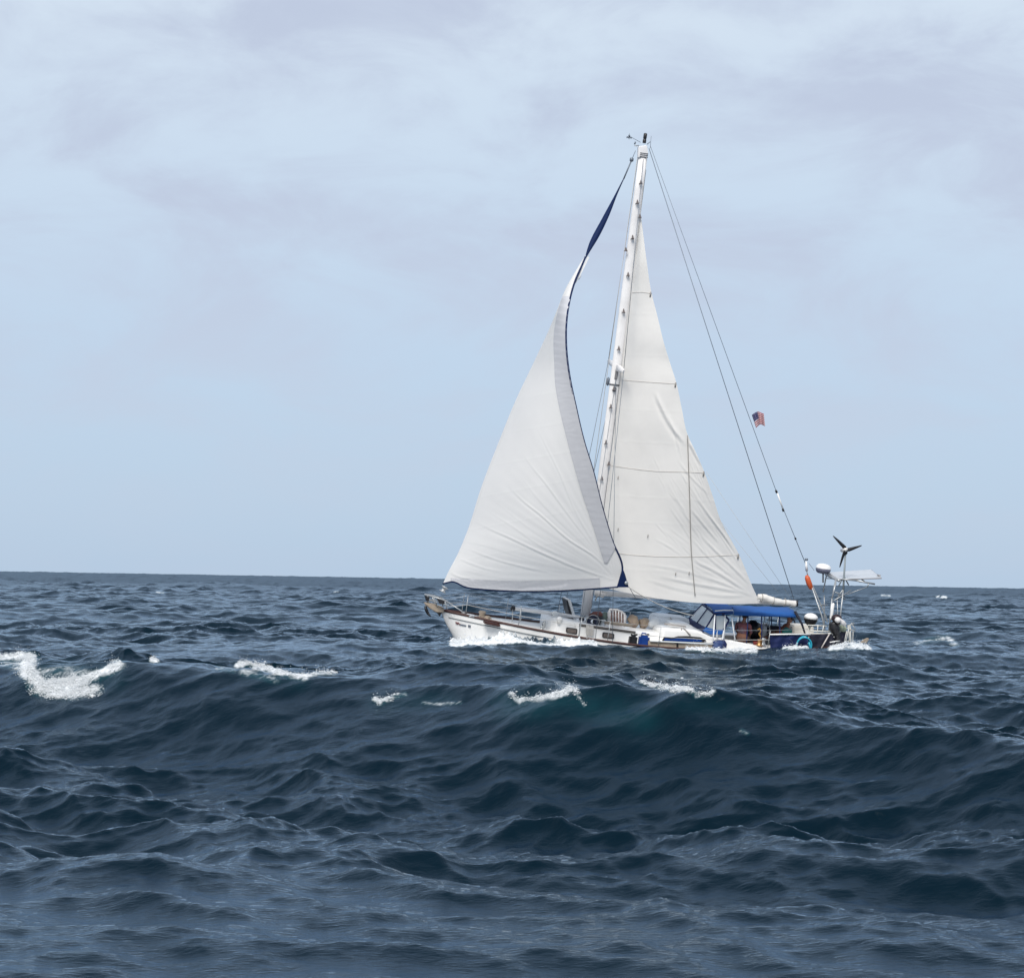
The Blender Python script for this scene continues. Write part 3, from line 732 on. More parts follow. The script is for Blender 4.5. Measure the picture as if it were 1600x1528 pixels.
def creases(PX, PY, lst):
    out = np.zeros_like(PX)
    for path, amp, wd in lst:
        path = smoothed([(a, b, 0) for a, b in path], 24)[:, :2] if len(path) > 2 else np.array(path, float)
        best = np.full(PX.shape, 1e9); tt = np.zeros_like(PX); N_ = len(path)-1; sg = np.zeros_like(PX)
        for i in range(N_):
            v = path[i+1]-path[i]; L2 = v@v+1e-9; t = np.clip(((PX-path[i, 0])*v[0]+(PY-path[i, 1])*v[1])/L2, 0, 1)
            ex, ey = PX-path[i, 0]-t*v[0], PY-path[i, 1]-t*v[1]; d = np.hypot(ex, ey); m_ = d < best
            best = np.where(m_, d, best); tt = np.where(m_, (i+t)/N_, tt); sg = np.where(m_, np.sign(v[0]*ey-v[1]*ex), sg)
        ends = np.clip(np.minimum(tt, 1-tt)*4+.02, 0, 1)
        q = best*sg/(wd*CW)
        out += amp*CA*ends*(np.exp(-q**2) - .55*np.exp(-((q-1.7)/1.1)**2))
    return out
def sail_mesh(name, Lc, Rc, nu, bellyf, m, extra=None, parent=boat, off=0, footsag=0, u0=0.0, u1=1.0):
    nv = len(Lc); us = np.linspace(u0, u1, nu)
    PX = Lc[:, 0:1]*(1-us)+Rc[:, 0:1]*us; PY = Lc[:, 1:2]*(1-us)+Rc[:, 1:2]*us; LY = Lc[:, 2:3]*(1-us)+Rc[:, 2:3]*us
    v = np.linspace(0, 1, nv)[:, None]
    PY = PY + footsag(us[None, :])*np.exp(-(v/.035)**1.2) if footsag else PY
    LY = LY + bellyf(us[None, :], v) + off
    if extra is not None: LY = LY + extra(PX, PY)
    V = [at(PX[i, j], PY[i, j], LY[i, j]) for i in range(nv) for j in range(nu)]
    Fc = [(i*nu+j, i*nu+j+1, (i+1)*nu+j+1, (i+1)*nu+j) for i in range(nv-1) for j in range(nu-1)]
    o = newobj(name, V, Fc, m, parent)
    return o, (PX, PY, LY)
def on_grid(G, px, py, off=.02):
    PX, PY, LY = G; k = np.argmin((PX-px)**2+(PY-py)**2); return at(px, py, LY.ravel()[k]+off)
rng = np.random.default_rng(3)
# genoa
gl = [(692, 913.5, 0), (701, 893, .02), (714, 868, .05), (730, 830, .08), (751, 764, .14), (779, 691, .18), (806, 625, .2), (837, 560, .3), (860, 510, .9), (869, 488, 1.25), (885, 449, 1.25), (897, 428, 1.05), (911, 405, .8), (914.5, 400, .76)]
gr = [(966, 917, 2.3), (971.5, 900, 2.35), (972.6, 888, 2.4), (957, 845, 2.5), (942, 796, 2.6), (926, 733, 2.7), (913, 691, 2.7), (900, 636, 2.65), (889, 581, 2.5), (885, 543, 2.35), (885, 507, 2.1), (888, 481, 1.85), (898, 441, 1.35), (911, 411, .92), (915.5, 400, .8)]
NV = 330
GL, GR = smoothed(gl, NV), smoothed(gr, NV)
# rows leave luff and leech at comparable heights
def by_height(S, ys):
    o_ = np.argsort(S[:, 1]); return np.column_stack([np.interp(ys, S[o_, 1], S[o_, k]) for k in range(3)])
tv = np.linspace(0, 1, NV)
yl = 913.5+(400-913.5)*tv; yr = 917+(400-917)*tv
GL, GR = by_height(GL, yl), by_height(GR, yr)
crG = [([(794, 759), (818, 783), (842, 802), (889, 843), (931, 871), (958, 898)], .045, 2.2), ([(745, 815), (767, 827), (790, 837), (863, 871), (910, 890), (955, 905)], .045, 2.4),
       ([(730, 856), (745, 863), (766, 871), (824, 887), (870, 897)], .035, 2.0), ([(714, 871), (735, 880), (758, 888), (785, 894)], .03, 2.0),
       ([(757, 793), (775, 806), (800, 822), (840, 850), (900, 880)], .016, 1.8), ([(815, 706), (830, 728), (850, 752), (885, 800), (935, 865)], .018, 2.0),
       ([(724, 845), (760, 853), (800, 866), (850, 882)], .014, 1.6), ([(835, 660), (850, 690), (870, 730), (900, 800), (940, 870)], .012, 2.0), ([(720, 890), (760, 899), (820, 905)], .015, 1.8),
       ([(810, 740), (850, 790), (905, 845)], .010, 1.6), ([(770, 780), (820, 820), (880, 862)], .010, 1.5), ([(700, 892), (712, 899), (740, 905)], .03, 2.2)]
for k in range(16):     # fine stress lines near the clew
    a = R(150+k*8.6); L_ = rng.uniform(22, 60); crG.append(([(966+math.cos(a)*6, 905+math.sin(a)*6*-1), (966+math.cos(a)*L_, 905-abs(math.sin(a))*L_ if k < 12 else 905-abs(math.sin(a))*L_)], .008, 1.3))
def exG(PX, PY):
    ang = np.arctan2(905-PY, 966-PX); rad = np.hypot(PX-966, PY-905)
    fine = .0016*np.sin(ang*95+rad*.01)*np.exp(-((rad-140)/120)**2)+.0035*np.sin(ang*31+1.2*np.sin(rad*.012))*np.clip(rad/160, 0, 1)*np.exp(-(rad/260)**2)
    seams = 0
    for c in (610, 660, 707, 752, 800, 845): seams = seams + .003*np.exp(-((PY-(c+.18*(885-PX)))/1.0)**2)
    return creases(PX, PY, crG)+fine+seams
genoa, GG = sail_mesh('genoa', GL, GR, 190, lambda u, v: (1.0*(1-v)**.6*(.35+.65*np.tanh(v*9)))*np.sin(np.pi*np.clip(u, 0, 1)**.8)*(1-v**3), SAIL, exG,
                      footsag=lambda u: 9*np.sin(np.pi*u**.9)-7*np.exp(-((u-.06)/.05)**2))
# sun strip on the leech
si = [(944, 880), (935, 850), (921, 806), (908, 767), (895, 722), (884, 680), (874, 638.5), (867, 597), (866, 570), (865, 526), (870, 492), (879, 462)]
ys_ = np.linspace(880, 463, 230); S_ = smoothed([(a, b, 0) for a, b in si], 200); o_ = np.argsort(S_[:, 1])
sx = np.interp(ys_, S_[o_, 1], S_[o_, 0])
R_ = smoothed(gr, 400); o_ = np.argsort(R_[:, 1]); rx = np.interp(ys_, R_[o_, 1], R_[o_, 0])
rx = np.minimum(rx, sx+(885-ys_)*.85)
def ribbon(name, xa, xb, ys, G, m, off, nu=9, parent=None, yb=None):
    PXg, PYg, LYg = G; V = []
    yb = ys if yb is None else yb
    for a, b, y, y2 in zip(xa, xb, ys, yb):
        for j in range(nu):
            u = j/(nu-1); px, py = a+(b-a)*u, y+(y2-y)*u
            i = int(np.clip(np.argmin(np.abs(PYg[:, PYg.shape[1]*0+int(G_col(G, px, py))]-py)), 0, PYg.shape[0]-1))
            c = int(np.argmin(np.abs(PXg[i]-px))); V.append(at(px, py, LYg[i, c]+off))
    Fc = [(i*nu+j, i*nu+j+1, (i+1)*nu+j+1, (i+1)*nu+j) for i in range(len(ys)-1) for j in range(nu-1)]
    return newobj(name, V, Fc, m, parent)
def G_col(G, px, py):
    PXg, PYg, _ = G; k = np.argmin((PXg[::4, ::4]-px)**2+(PYg[::4, ::4]-py)**2); return (k % PXg[::4, ::4].shape[1])*4
ribbon('sun_strip', sx, rx, ys_, GG, STRIP, .03, parent=genoa)
xf = np.linspace(704, 937, 120)
ft = np.interp(xf, [704, 760, 811, 880, 937], [903, 906, 908, 906.5, 903]); 
fb = np.array([GG[1][0, int(np.argmin(np.abs(GG[0][0]-x)))] for x in xf])-1.2
ribbon('foot_strip', xf, xf, ft, GG, STRIP, .03, parent=genoa, yb=fb)
ed = [at(GG[0][i, -1], GG[1][i, -1], GG[2][i, -1]) for i in range(0, NV, 4)]
tube('leech_edge', ed, .030, SAILBLUE, parent=genoa, sides=6)
ed = [at(GG[0][0, j], GG[1][0, j], GG[2][0, j]) for j in range(0, 190, 3)]
tube('foot_edge', ed, .024, SAILBLUE, parent=genoa, sides=6)
# clew patch
cl = [(972.6, 887), (982.5, 917.5), (963.5, 917.5)]
hull_of('clew_patch', [at(a, b, 2.46) for a, b in cl]+[at(a, b, 2.40) for a, b in cl]+[at(974.8, 898, 2.47), at(977, 898, 2.43)], SAILBLUE, parent=genoa)
lathe('clew_ring', [(.045, 0), (.06, .015), (.045, .03)], STEEL, genoa, c=at(979, 911, 2.5), seg=12, mtx=Matrix.Rotation(R(90), 4, 'X'))
# blue head panel: the back of the sail's sun strip turned to us
hbl = smoothed([(913, 406, .8), (920, 382, .62), (941, 341, .35), (960, 306, .18), (974, 279, .06)], 50)
hbr = smoothed([(914.5, 406, .82), (921.5, 394, .75), (935, 372, .58), (951.5, 338, .4), (965.5, 302, .22), (975.6, 279, .08)], 50)
sail_mesh('head_panel', hbl, hbr, 7, lambda u, v: .05*np.sin(np.pi*u)+0*v, SAILBLUE, parent=genoa)
hs = smoothed([(898, 443, 1.3), (905, 428, 1.1), (918, 401, .82)], 14); hs2 = smoothed([(899.5, 443, 1.3), (908, 428, 1.1), (921, 402, .82)], 14)
sail_mesh('head_facing', hs, hs2, 4, lambda u, v: 0*u*v, SAIL, parent=genoa)
ribs = [tube('x', [at(904, 437, 1.3), at(907, 433, 1.35), at(908, 430, 1.3)], .01, ROPEL, sides=5)]
merge('telltale', ribs, parent=genoa)
# sheets
wire('genoa_sheet', at(982, 917, 2.42), at(1085, 962, 1.9), .014, ROPEL, sag=.12, n=10, label=None)
wire('genoa_sheet', at(983, 917, 2.42), at(994, 936, 2.0), .012, WIRE)

# mainsail
ml = [(932, 914, .02), (938, 850, .03), (944.5, 790, .03), (953, 724, .03), (965, 625, .03), (972, 565, .03), (986, 450, .03), (1000.5, 341, .03)]
mrr = [(1187, 942, 1.7), (1182, 930, 1.72), (1175, 915, 1.75), (1165, 890, 1.78), (1155, 867, 1.8), (1141, 841, 1.82), (1127, 815, 1.85), (1114, 776, 1.85), (1101, 739, 1.8), (1087, 706, 1.7), (1074, 678, 1.6), (1065, 637, 1.45), (1057, 599, 1.3), (1047, 567, 1.1), (1038, 538, 1.0), (1027, 493, .75), (1018, 458, .55), (1010, 405, .35), (1002, 341, .05)]
NM = 300
ML = by_height(smoothed(ml, NM), 914+(341-914)*np.linspace(0, 1, NM)); MR = by_height(smoothed(mrr, 600), 942+(341-942)*np.linspace(0, 1, NM))
crM = [([(1024, 612), (1033, 634), (1046, 660), (1072, 696)], .10, 5), ([(1075, 687), (1085, 706), (1098, 730)], .06, 3.5), ([(1078, 764), (1104, 799), (1150, 860)], .05, 3.2), ([(1078, 793), (1100, 820), (1125, 850)], .045, 3),
       ([(1041, 753), (1058, 780), (1075, 810), (1104, 859)], .025, 3), ([(1060, 720), (1080, 745), (1110, 775)], .03, 3), ([(1081, 874), (1121, 894), (1170, 926)], .05, 3.5), ([(1029, 900), (1081, 911), (1130, 920), (1175, 929)], .05, 3.2),
       ([(1090, 926), (1130, 931), (1168, 930)], .04, 3.0), ([(1093, 834), (1115, 857), (1139, 880), (1173, 914)], .05, 3), ([(1080, 840), (1105, 868), (1150, 905)], .03, 2.6), ([(1104, 800), (1130, 835), (1152, 868)], .045, 2.5),
       ([(1040, 640), (1052, 668), (1066, 720)], .03, 3), ([(1045, 790), (1060, 812), (1085, 850)], .018, 2.5), ([(1010, 905), (1060, 920), (1100, 928)], .03, 3), ([(1000, 880), (1060, 890), (1110, 905), (1165, 926)], .025, 3),
       ([(1085, 700), (1096, 716), (1104, 735)], .04, 2), ([(1110, 812), (1135, 850), (1160, 890)], .03, 2.2), ([(1100, 900), (1140, 915), (1176, 932)], .03, 2.2), ([(1060, 735), (1078, 760), (1100, 790)], .02, 2.2)]
for k in range(26):
    x0, y0 = rng.uniform(1020, 1095), rng.uniform(700, 900); L_ = rng.uniform(25, 60); a = math.atan2(930-y0, 1182-x0)+rng.uniform(-.05, .25)
    if x0 < 1175: crM.append(([(x0, y0), (x0+L_*math.cos(a), y0+L_*math.sin(a))], rng.uniform(.008, .02), rng.uniform(1.4, 2.4)))
def exM(PX, PY):
    o = creases(PX, PY, crM)
    for c, k in ((490, .02), (555, .02), (640, .04), (690, .05), (775, .06), (815, .05), (890, .03)): o = o + .004*np.exp(-((PY-c-k*(PX-980))/1.1)**2)
    o = o + .012*np.sin(PX*.05+PY*.021)+.008*np.sin(PX*.021-PY*.06)
    return o
main, MG = sail_mesh('mainsail', ML, MR, 180, lambda u, v: .62*(1-v)**.5*np.sin(np.pi*u**.75)*(1-.6*v), SAILM, exM,
                     footsag=lambda u: 11*np.sin(np.pi*u)**.8)
SEAM = mat('seam_tape', (.56, .53, .49), .8)
def seam(name, pts, r=.009, off=.006, m=SEAM):
    P = smoothed([(a, b, 0) for a, b in pts], 40); return tube(name, [on_grid(MG, a, b, off) for a, b, _ in P], r, m, parent=main, sides=5)
seam('reef_band', [(988, 457.5), (1003, 457), (1018, 459)]); seam('reef_band', [(972, 594), (1010, 597), (1057, 600)]); seam('reef_band', [(956, 728), (1020, 736), (1080, 738), (1101, 739)]); seam('reef_band', [(942, 862), (1000, 868), (1080, 870), (1155, 867)])
seam('draft_line', [(1074, 680), (1077.5, 780), (1080, 860), (1086, 931)], .014, .03, mat('dark_line', (.30, .28, .26), .8))
for px, py in ((1018, 459), (1057, 600), (1101, 739), (1155, 868)):
    c = on_grid(MG, px-1.5, py, .02); merge('batten_end', [tube('b', [c+Vector((0, 0, -.10)), c+Vector((0, 0, .05))], .022, bpy.data.materials['dark_line'], sides=6)], parent=main)
for px, py in ((966, 744), (966, 825), (1012.5, 835), (1056, 894), (1077, 893)):
    c = on_grid(MG, px, py, .02); tube('reef_tie', [c, c+Vector((0, .01, -.10))], .013, bpy.data.materials['dark_line'], parent=main, sides=5)
# sail rolled on the boom end and the tack bundle
def lump(name, pts, rr, m, parent, amp=.25, seed=1, sides=14, sub=6, flat=1.0):
    r_ = random.Random(seed); P = []; Rr = []
    for i in range(len(pts)-1):
        for k in range(sub):
            t = k/sub; P.append(pts[i].lerp(pts[i+1], t)); Rr.append(rr[i]*(1-t)+rr[i+1]*t)
    P.append(pts[-1]); Rr.append(rr[-1])
    o = tube(name, P, Rr, m, parent=parent, sides=sides, flat=flat)
    for v in o.data.vertices:
        c = v.co; q = math.sin(c.x*9.1+seed)*math.sin(c.z*11.3+seed*2.1)*math.sin(c.y*8.7+seed*.7)+.5*math.sin(c.x*23+c.z*17+c.y*19+seed)
        i = min(range(len(P)), key=lambda k: (P[k]-c).length_squared); d = c-P[i]; v.co = P[i]+d*(1+amp*q)
    return o
lump('boom_bundle', [at(1184, 932, 1.7), at(1196, 934, 1.72), at(1210, 938.5, 1.74), at(1222, 941, 1.74), at(1232, 941.5, 1.75), at(1243, 943.5, 1.75)], [.08, .105, .10, .085, .08, .095], SAILM, main, amp=.10, seed=3)
for px, py in ((1190, 934), (1208, 938.5), (1226, 941)):
    c = at(px, py, 1.73); tube('sail_tie', [c+Vector((.0, .11*math.cos(a), .12*math.sin(a))) for a in [k*math.pi/5 for k in range(10)]], .012, bpy.data.materials['dark_line'], parent=main, closed=True, sides=5)
# ------------------------------------------------------------------ cabins, canvas and deck gear
def cabin(name, img_top, ly, px_ends, m, crown=.10, taper=.93, parent=boat, zlow=.12, lyf=None):
    """trunk with cambered roof: img_top is the top edge of the near side as photographed"""
    P = smoothed([(a, b, 0) for a, b in img_top], 26) if len(img_top) > 2 else np.array([[a, b, 0] for a, b in img_top], float)
    V, Fc = [], []
    qs = [(1.0, None), (1.0, -.06), (.97, -.015), (.90, .01), (.6, crown*.65), (.25, crown*.95), (-.25, crown*.95), (-.6, crown*.65), (-.90, .01), (-.97, -.015), (-1.0, -.06), (-1.0, None)]
    ly_ = ly
    for a, b, _ in P:
        ly = lyf(a) if lyf else ly_
        p = at(a, b, ly*taper)
        for q, dz in qs:
            if dz is None: V.append((p.x, q*ly, sheer(p.x)-.12))
            else: V.append((p.x, q*ly*taper, p.z+dz))
    n = len(qs)
    for i in range(len(P)-1):
        for k in range(n-1): Fc.append((i*n+k, (i+1)*n+k, (i+1)*n+k+1, i*n+k+1))
    Fc.append(tuple(range(n))); Fc.append(tuple(range((len(P)-1)*n, len(P)*n))[::-1])
    o = newobj(name, V, Fc, m, parent, smooth=False)
    bm = bmesh.new(); bm.from_mesh(o.data); bmesh.ops.recalc_face_normals(bm, faces=bm.faces); bm.to_mesh(o.data); bm.free()
    return o
trunk = cabin('cabin_trunk', [(850.5, 984), (851.5, 976), (854, 970), (859, 966.5), (870, 966), (903, 972.5), (940, 979), (980, 984.5), (1034, 990)], 1.0, None, WHITE, crown=.03, taper=.95, lyf=lambda a: 1.0-.8*max(0, (872-a)/21)**1.8)
c = at(854, 975.5, 1.0)
ph = lathe('porthole', [(.12, 0), (.13, .02), (.10, .03)], STEEL, trunk, c=at(853.5, 976, .88)+Vector((.05, .02, 0)), seg=18, mtx=Matrix.Rotation(R(90), 4, 'Y') @ Matrix.Rotation(R(28), 4, 'X'))
lathe('pane', [(.095, 0), (.095, .012)], GLASS, ph, c=at(853.5, 976, .88)+Vector((.09, .025, 0)), seg=18, mtx=Matrix.Rotation(R(90), 4, 'Y') @ Matrix.Rotation(R(28), 4, 'X'))
def port(img, pane_in=1.2):
    o = slab('window', img, 1.0*.99, 1.035, BLACK, parent=trunk, bevel=.01, ref=1.035)
    cx, cy = sum(p[0] for p in img)/len(img), sum(p[1] for p in img)/len(img)
    slab('pane', [(cx+(a-cx)*.82, cy+(b-cy)*.70) for a, b in img], 1.03, 1.042, BROWNGLASS, parent=o, ref=1.042)
port([(885, 981), (886.5, 980), (901, 982.2), (902.5, 983.5), (902, 990), (900.5, 991), (886, 988.5), (884.5, 987)])
port([(942, 988.5), (943.5, 987.7), (958.5, 989.7), (960, 991), (959.5, 997.5), (958, 998.3), (942.5, 996), (941, 994.5)])
slab('cabin_step', [(898, 972), (905, 973), (905, 993), (902.8, 993)], .98, 1.02, bpy.data.materials['bracket_grey'] if 0 else WHITE, parent=trunk)
tube('grab_rail', [at(904, 975.5, .94), at(950, 981.5, .94), at(993, 987.5, .94)], .028, mat('grey_teak', (.20, .18, .16), .7, var=.5), parent=trunk, flat=.7)
tube('edge_moulding', [at(904, 977.5, .98), at(950, 983.5, .98), at(993, 989.5, .98)], .014, BLACK, parent=trunk)
# raised doghouse with the long windows
dog = cabin('doghouse', [(1027, 985), (1033, 983), (1060, 983.5), (1088, 985), (1098, 988), (1112, 994), (1131, 997)], 1.2, None, WHITE, crown=.04, taper=.95, lyf=lambda a: 1.2-.35*max(0, (1040-a)/13)**1.6)
wn_ = slab('window', [(1034.5, 1001), (1038, 995), (1050, 996.5), (1060, 993.8), (1074, 993.8), (1095, 995.5), (1101, 998.5), (1104, 1001.5), (1098, 1003.5), (1065, 1002.5)], 1.19, 1.222, BLACK, parent=dog, ref=1.222)
slab('pane', [(1037.5, 1000.8), (1039, 996.8), (1050, 998.2), (1060, 996.5), (1075, 997.8), (1092, 998.8), (1098, 1001), (1094, 1002.8), (1065, 1002)], 1.22, 1.232, mat('blue_window', (.008, .045, .20), .12, spec=.7, var=.6, vscale=5), parent=wn_, ref=1.232)
tube('grab_rail', [at(1065, 986.5, 1.1), at(1064.5, 981, 1.1), at(1068, 981, 1.1), at(1079, 992.5, 1.2)], .018, mat('grab_grey', (.33, .30, .28), .6), parent=dog)
tube('grab_rail', [at(1038, 974.5, .9), at(1058, 977, .95), at(1072, 979, 1.0)], .020, bpy.data.materials['grab_grey'], parent=dog)
slab('companion_hatch', [(1046, 972.5), (1076, 974.5), (1084, 979), (1089, 984), (1044, 981)], -.3, .75, WHITE, parent=dog, bevel=.05)
# bulwark board along the side deck and cockpit coaming
slab('bulwark_board', [(1013, 1000.5), (1060, 1003), (1112, 1004.5), (1128, 1005), (1128, 1014), (1100, 1015), (1013, 1011)], 1.70, 1.76, TAN, bevel=.015)
tube('grab_line', [at(1016, 1001.5, 1.80), at(1060, 1003.5, 1.80), at(1114, 1006, 1.80)], .022, mat('white_hose', (.62, .66, .68), .5))
slab('scupper', [(1057, 1004), (1060, 1004), (1060, 1011), (1057, 1011)], 1.75, 1.775, BLACK, ref=1.775)
slab('coaming', [(1130, 1019), (1131, 1000), (1134, 998.8), (1150, 1002), (1175, 1007), (1195, 1011.5), (1201, 1013), (1201, 1019)], 1.22, 1.36, WHITE, bevel=.03)
_q0, _q1 = at(1131, 1004, 1.3), at(1262, 1006, 1.3)
slab('coaming', [(1126, 1008), (1126, 990), (1150, 993), (1180, 997), (1240, 1000), (1262, 1000), (1262, 1008)], -1.36, -1.22, WHITE, bevel=.03, ref=-1.22)
slab('cockpit_seat', [(1140, 1003), (1200, 1008), (1250, 1007), (1250, 1013), (1140, 1011)], .62, 1.24, WHITE, bevel=.02, ref=.62)
slab('cockpit_seat', [(1132, 992), (1250, 996), (1250, 1003), (1132, 1001)], -1.24, -.62, WHITE, bevel=.02, ref=-.62)
slab('seat_back', [(1168, 976), (1240, 979), (1240, 992), (1168, 992)], -1.22, -1.12, DARKNAVY, bevel=.03, ref=-1.12)
slab('stern_locker', [(1239, 977), (1272, 978), (1272, 992), (1239, 991)], -.95, -.30, mat('locker_cream', (.60, .585, .54), .55, var=.5, vscale=4), bevel=.04, ref=-.3)
slab('instrument_box', [(1187, 974), (1200.5, 974), (1200.5, 981.5), (1189, 980.5)], -1.35, -1.22, WHITE, bevel=.02, ref=-1.22)
# windlass, hatch cover, foredeck
wl_ = [lathe('w', [(.10, 0), (.13, .03), (.10, .08), (.08, .16), (.12, .22), (.09, .27)], TAN, boat, c=at(752, 968, .05), seg=14), box('w', at(757, 967, .05), (.42, .34, .20), TAN, bevel=.05), lathe('w', [(.09, 0), (.05, .05), (.10, .12)], TAN, boat, c=at(760, 966, .25), seg=12, mtx=Matrix.Rotation(R(-90), 4, 'X'))]
merge('windlass', wl_, parent=boat)
slab('foredeck_hatch', [(733, 961.5), (747, 964), (747, 968), (733, 966)], -.3, .3, WHITE, bevel=.03)
slab('deck_chest', [(758, 970.5), (780, 974.5), (783, 977), (781, 979.5), (757, 974.5)], .72, 1.02, TEAK, bevel=.02)
tube('samson_post', [at(725, 964, .05), at(724, 955.5, .05)], .045, bpy.data.materials['bracket_grey'])
tube('cleat', [at(733, 963, .9), at(736, 962.5, .9), at(741, 963.5, .9)], .02, STEEL)
tube('cleat', [at(844, 981, 1.3), at(846.5, 978, 1.3), at(849, 979.5, 1.3), at(848, 984.5, 1.3)], .018, STEEL)
for px in (813.5, 800.5): tube('pole_post', [at(px, 971, .5), at(px+.6, 951.5, .42)], .016, STEEL)
# forehatch standing open, dark opening behind
slab('forehatch', [(870, 962.5), (893, 966), (897, 969.5), (897, 972), (869, 967)], -.35, .35, BLACK, bevel=.02)
fh = slab('hatch_lid', [(886, 936.5), (889, 935.5), (892, 938), (901, 969), (898, 971.5), (896.5, 970)], -.34, .34, WHITE, bevel=.02)
slab('pane', [(885.2, 938), (886.5, 937.2), (896.5, 969.5), (895, 970.5), (888.5, 956)], -.30, .36, BLACK, parent=fh)
lathe('deck_vent', [(.05, 0), (.06, .10), (.10, .14), (.10, .20), (.04, .24)], WHITE, boat, c=at(866, 967, .6), seg=14)
lathe('deck_vent', [(.05, 0), (.06, .08), (.09, .12), (.08, .18), (.03, .21)], WHITE, boat, c=at(873, 974, 1.0), seg=14)
# mast foot winches and coils
for a, b, y in ((918, 974, .55), (941, 979, .65)):
    lathe('winch', [(.11, 0), (.12, .03), (.08, .06), (.07, .15), (.10, .19), (.06, .22)], STEEL, boat, c=at(a, b, y), seg=16)
# dodger
S0, M0, P0_ = at(1077, 966.5, -1.0), at(1089, 974, 0), at(1103, 981.5, 1.05)
S1, M1, P1_ = at(1098, 944.0, -1.0), at(1106, 950.5, 0), at(1116.5, 959, 1.05)
A0, A1 = at(1132, 990, 1.12), at(1146, 957.5, 1.12)
SA0, SA1 = Vector((A0.x, -1.12, at(1110, 970, -1.12).z)), at(1131, 944, -1.12)
dgr = bpy.data.objects.new('dodger', None)
dod = []
def strut(a, b, r=.03, m=NAVY): return tube('s', [a, b], r, m, sides=6, flat=.6)
for a, b in ((S0, S1), (M0, M1), (P0_, P1_), (at(1117.5, 986, 1.1), at(1117.8, 960, 1.1)), (at(1128, 990, 1.12), at(1139, 968, 1.12)), (at(1139, 968, 1.12), at(1129, 958.5, 1.12)), (S1, M1), (M1, P1_), (P1_, A1)):
    dod.append(strut(a, b, .034))
def quad(name, pts, m, parent, th=.012):
    n_ = (Vector(pts[1])-Vector(pts[0])).cross(Vector(pts[-1])-Vector(pts[0])).normalized()*th
    V = [Vector(p)-n_ for p in pts]+[Vector(p)+n_ for p in pts]; n = len(pts)
    Fc = [tuple(range(n))[::-1], tuple(range(n, 2*n))]+[(i, (i+1) % n, n+(i+1) % n, n+i) for i in range(n)]
    return newobj(name, V, Fc, m, parent, smooth=False)
skirt = []
def drop(a, b, da, db): return quad('q', [a, b, b+Vector((0, 0, -db)), a+Vector((0, 0, -da))], BLUE, boat, .014)
skirt += [quad('q', [S0+(S1-S0)*.03, M0+(M1-M0)*.03, M0+Vector((.10, 0, -.16)), S0+Vector((.10, 0, -.10))], NAVY, boat), quad('q', [M0+(M1-M0)*.03, P0_+(P1_-P0_)*.03, P0_+Vector((.10, .05, -.16)), M0+Vector((.10, 0, -.16))], NAVY, boat),
          quad('q', [at(1103, 980, 1.08), at(1118, 984, 1.12), at(1131, 984, 1.14), at(1132, 991, 1.16), at(1110, 991, 1.16), at(1098, 985, 1.14)], BLUE, boat)]
dodger = merge('dodger', dod+skirt, parent=boat)
quad('window', [S0.lerp(S1, .06), M0.lerp(M1, .06), M0.lerp(M1, .93), S0.lerp(S1, .93)], CLEARV, dodger, .005)
quad('window', [M0.lerp(M1, .06), P0_.lerp(P1_, .06), P0_.lerp(P1_, .93), M0.lerp(M1, .93)], CLEARV, dodger, .005)
quad('window', [at(1105, 980, 1.08), at(1117, 983.5, 1.12), at(1117, 963, 1.12), at(1115.5, 963, 1.08)], CLEARV, dodger, .005)
quad('window', [at(1119, 984, 1.12), at(1128, 985, 1.13), at(1137.5, 969, 1.13), at(1129, 962, 1.12), at(1119, 962, 1.12)], CLEARV, dodger, .005)
def canopy(name, s0, s1, p0, p1, crown, drop_, m, n=10, k=14):
    V, Fc = [], []
    for i in range(n):
        t = i/(n-1); a, b = s0.lerp(s1, t), p0.lerp(p1, t)
        row = [a+Vector((0, -.02, -drop_))]
        for j in range(k):
            u = j/(k-1); p = a.lerp(b, u); p.z += crown*(1-(2*u-1)**4)+.012*math.sin(i*2.1+j*.9); row.append(p)
        row.append(b+Vector((0, .02, -drop_*.55))); row.append(b+Vector((0, .03, -drop_)))
        V += row
    w_ = k+3
    for i in range(n-1):
        for j in range(w_-1): Fc.append((i*w_+j, i*w_+j+1, (i+1)*w_+j+1, (i+1)*w_+j))
    o = newobj(name, V, Fc, m, boat); md = o.modifiers.new('s', 'SOLIDIFY'); md.thickness = .02; return o
cn = canopy('dodger_roof', S1, SA1, P1_+Vector((0, 0, .0)), A1+Vector((0, 0, .03)), .09, .05, BLUE)
cn.parent = dodger
tube('roof_piping', [at(1117, 954.5, 1.12), at(1131, 953.2, 1.14), at(1145, 953.5, 1.14)], .018, WHITE, parent=dodger)
tube('top_line', [at(1099, 940.5, .3), at(1111, 941, .3)], .02, WHITE, parent=dodger)
bimini = canopy('bimini', at(1139, 947, -1.1), at(1229, 950, -1.1), at(1147, 956.5, 1.12), at(1243.5, 960, 1.12), .07, .09, BLUE)
for a, b, c_, d in ((1169, 962, 1166, 1008), (1190, 962, 1190, 1010), (1218, 962, 1219, 1010)):
    tube('frame_post', [at(a, b, 1.08), at(c_, d, 1.30)], .020, NAVY, parent=bimini)
for a, b, c_, d in ((1157, 949, 1155, 985), (1205, 951, 1206, 990)):
    tube('frame_post', [at(a, b, -1.06), at(c_, d, -1.25)], .018, NAVY, parent=bimini)
tube('aft_strut', [at(1242, 955, 1.1), at(1253, 975, 1.2), at(1262, 1003, 1.3)], [.045, .035, .02], DARKNAVY, parent=bimini)
tube('aft_strut', [at(1229, 950, -1.05), at(1240, 968, -1.15), at(1250, 990, -1.25)], .022, DARKNAVY, parent=bimini)
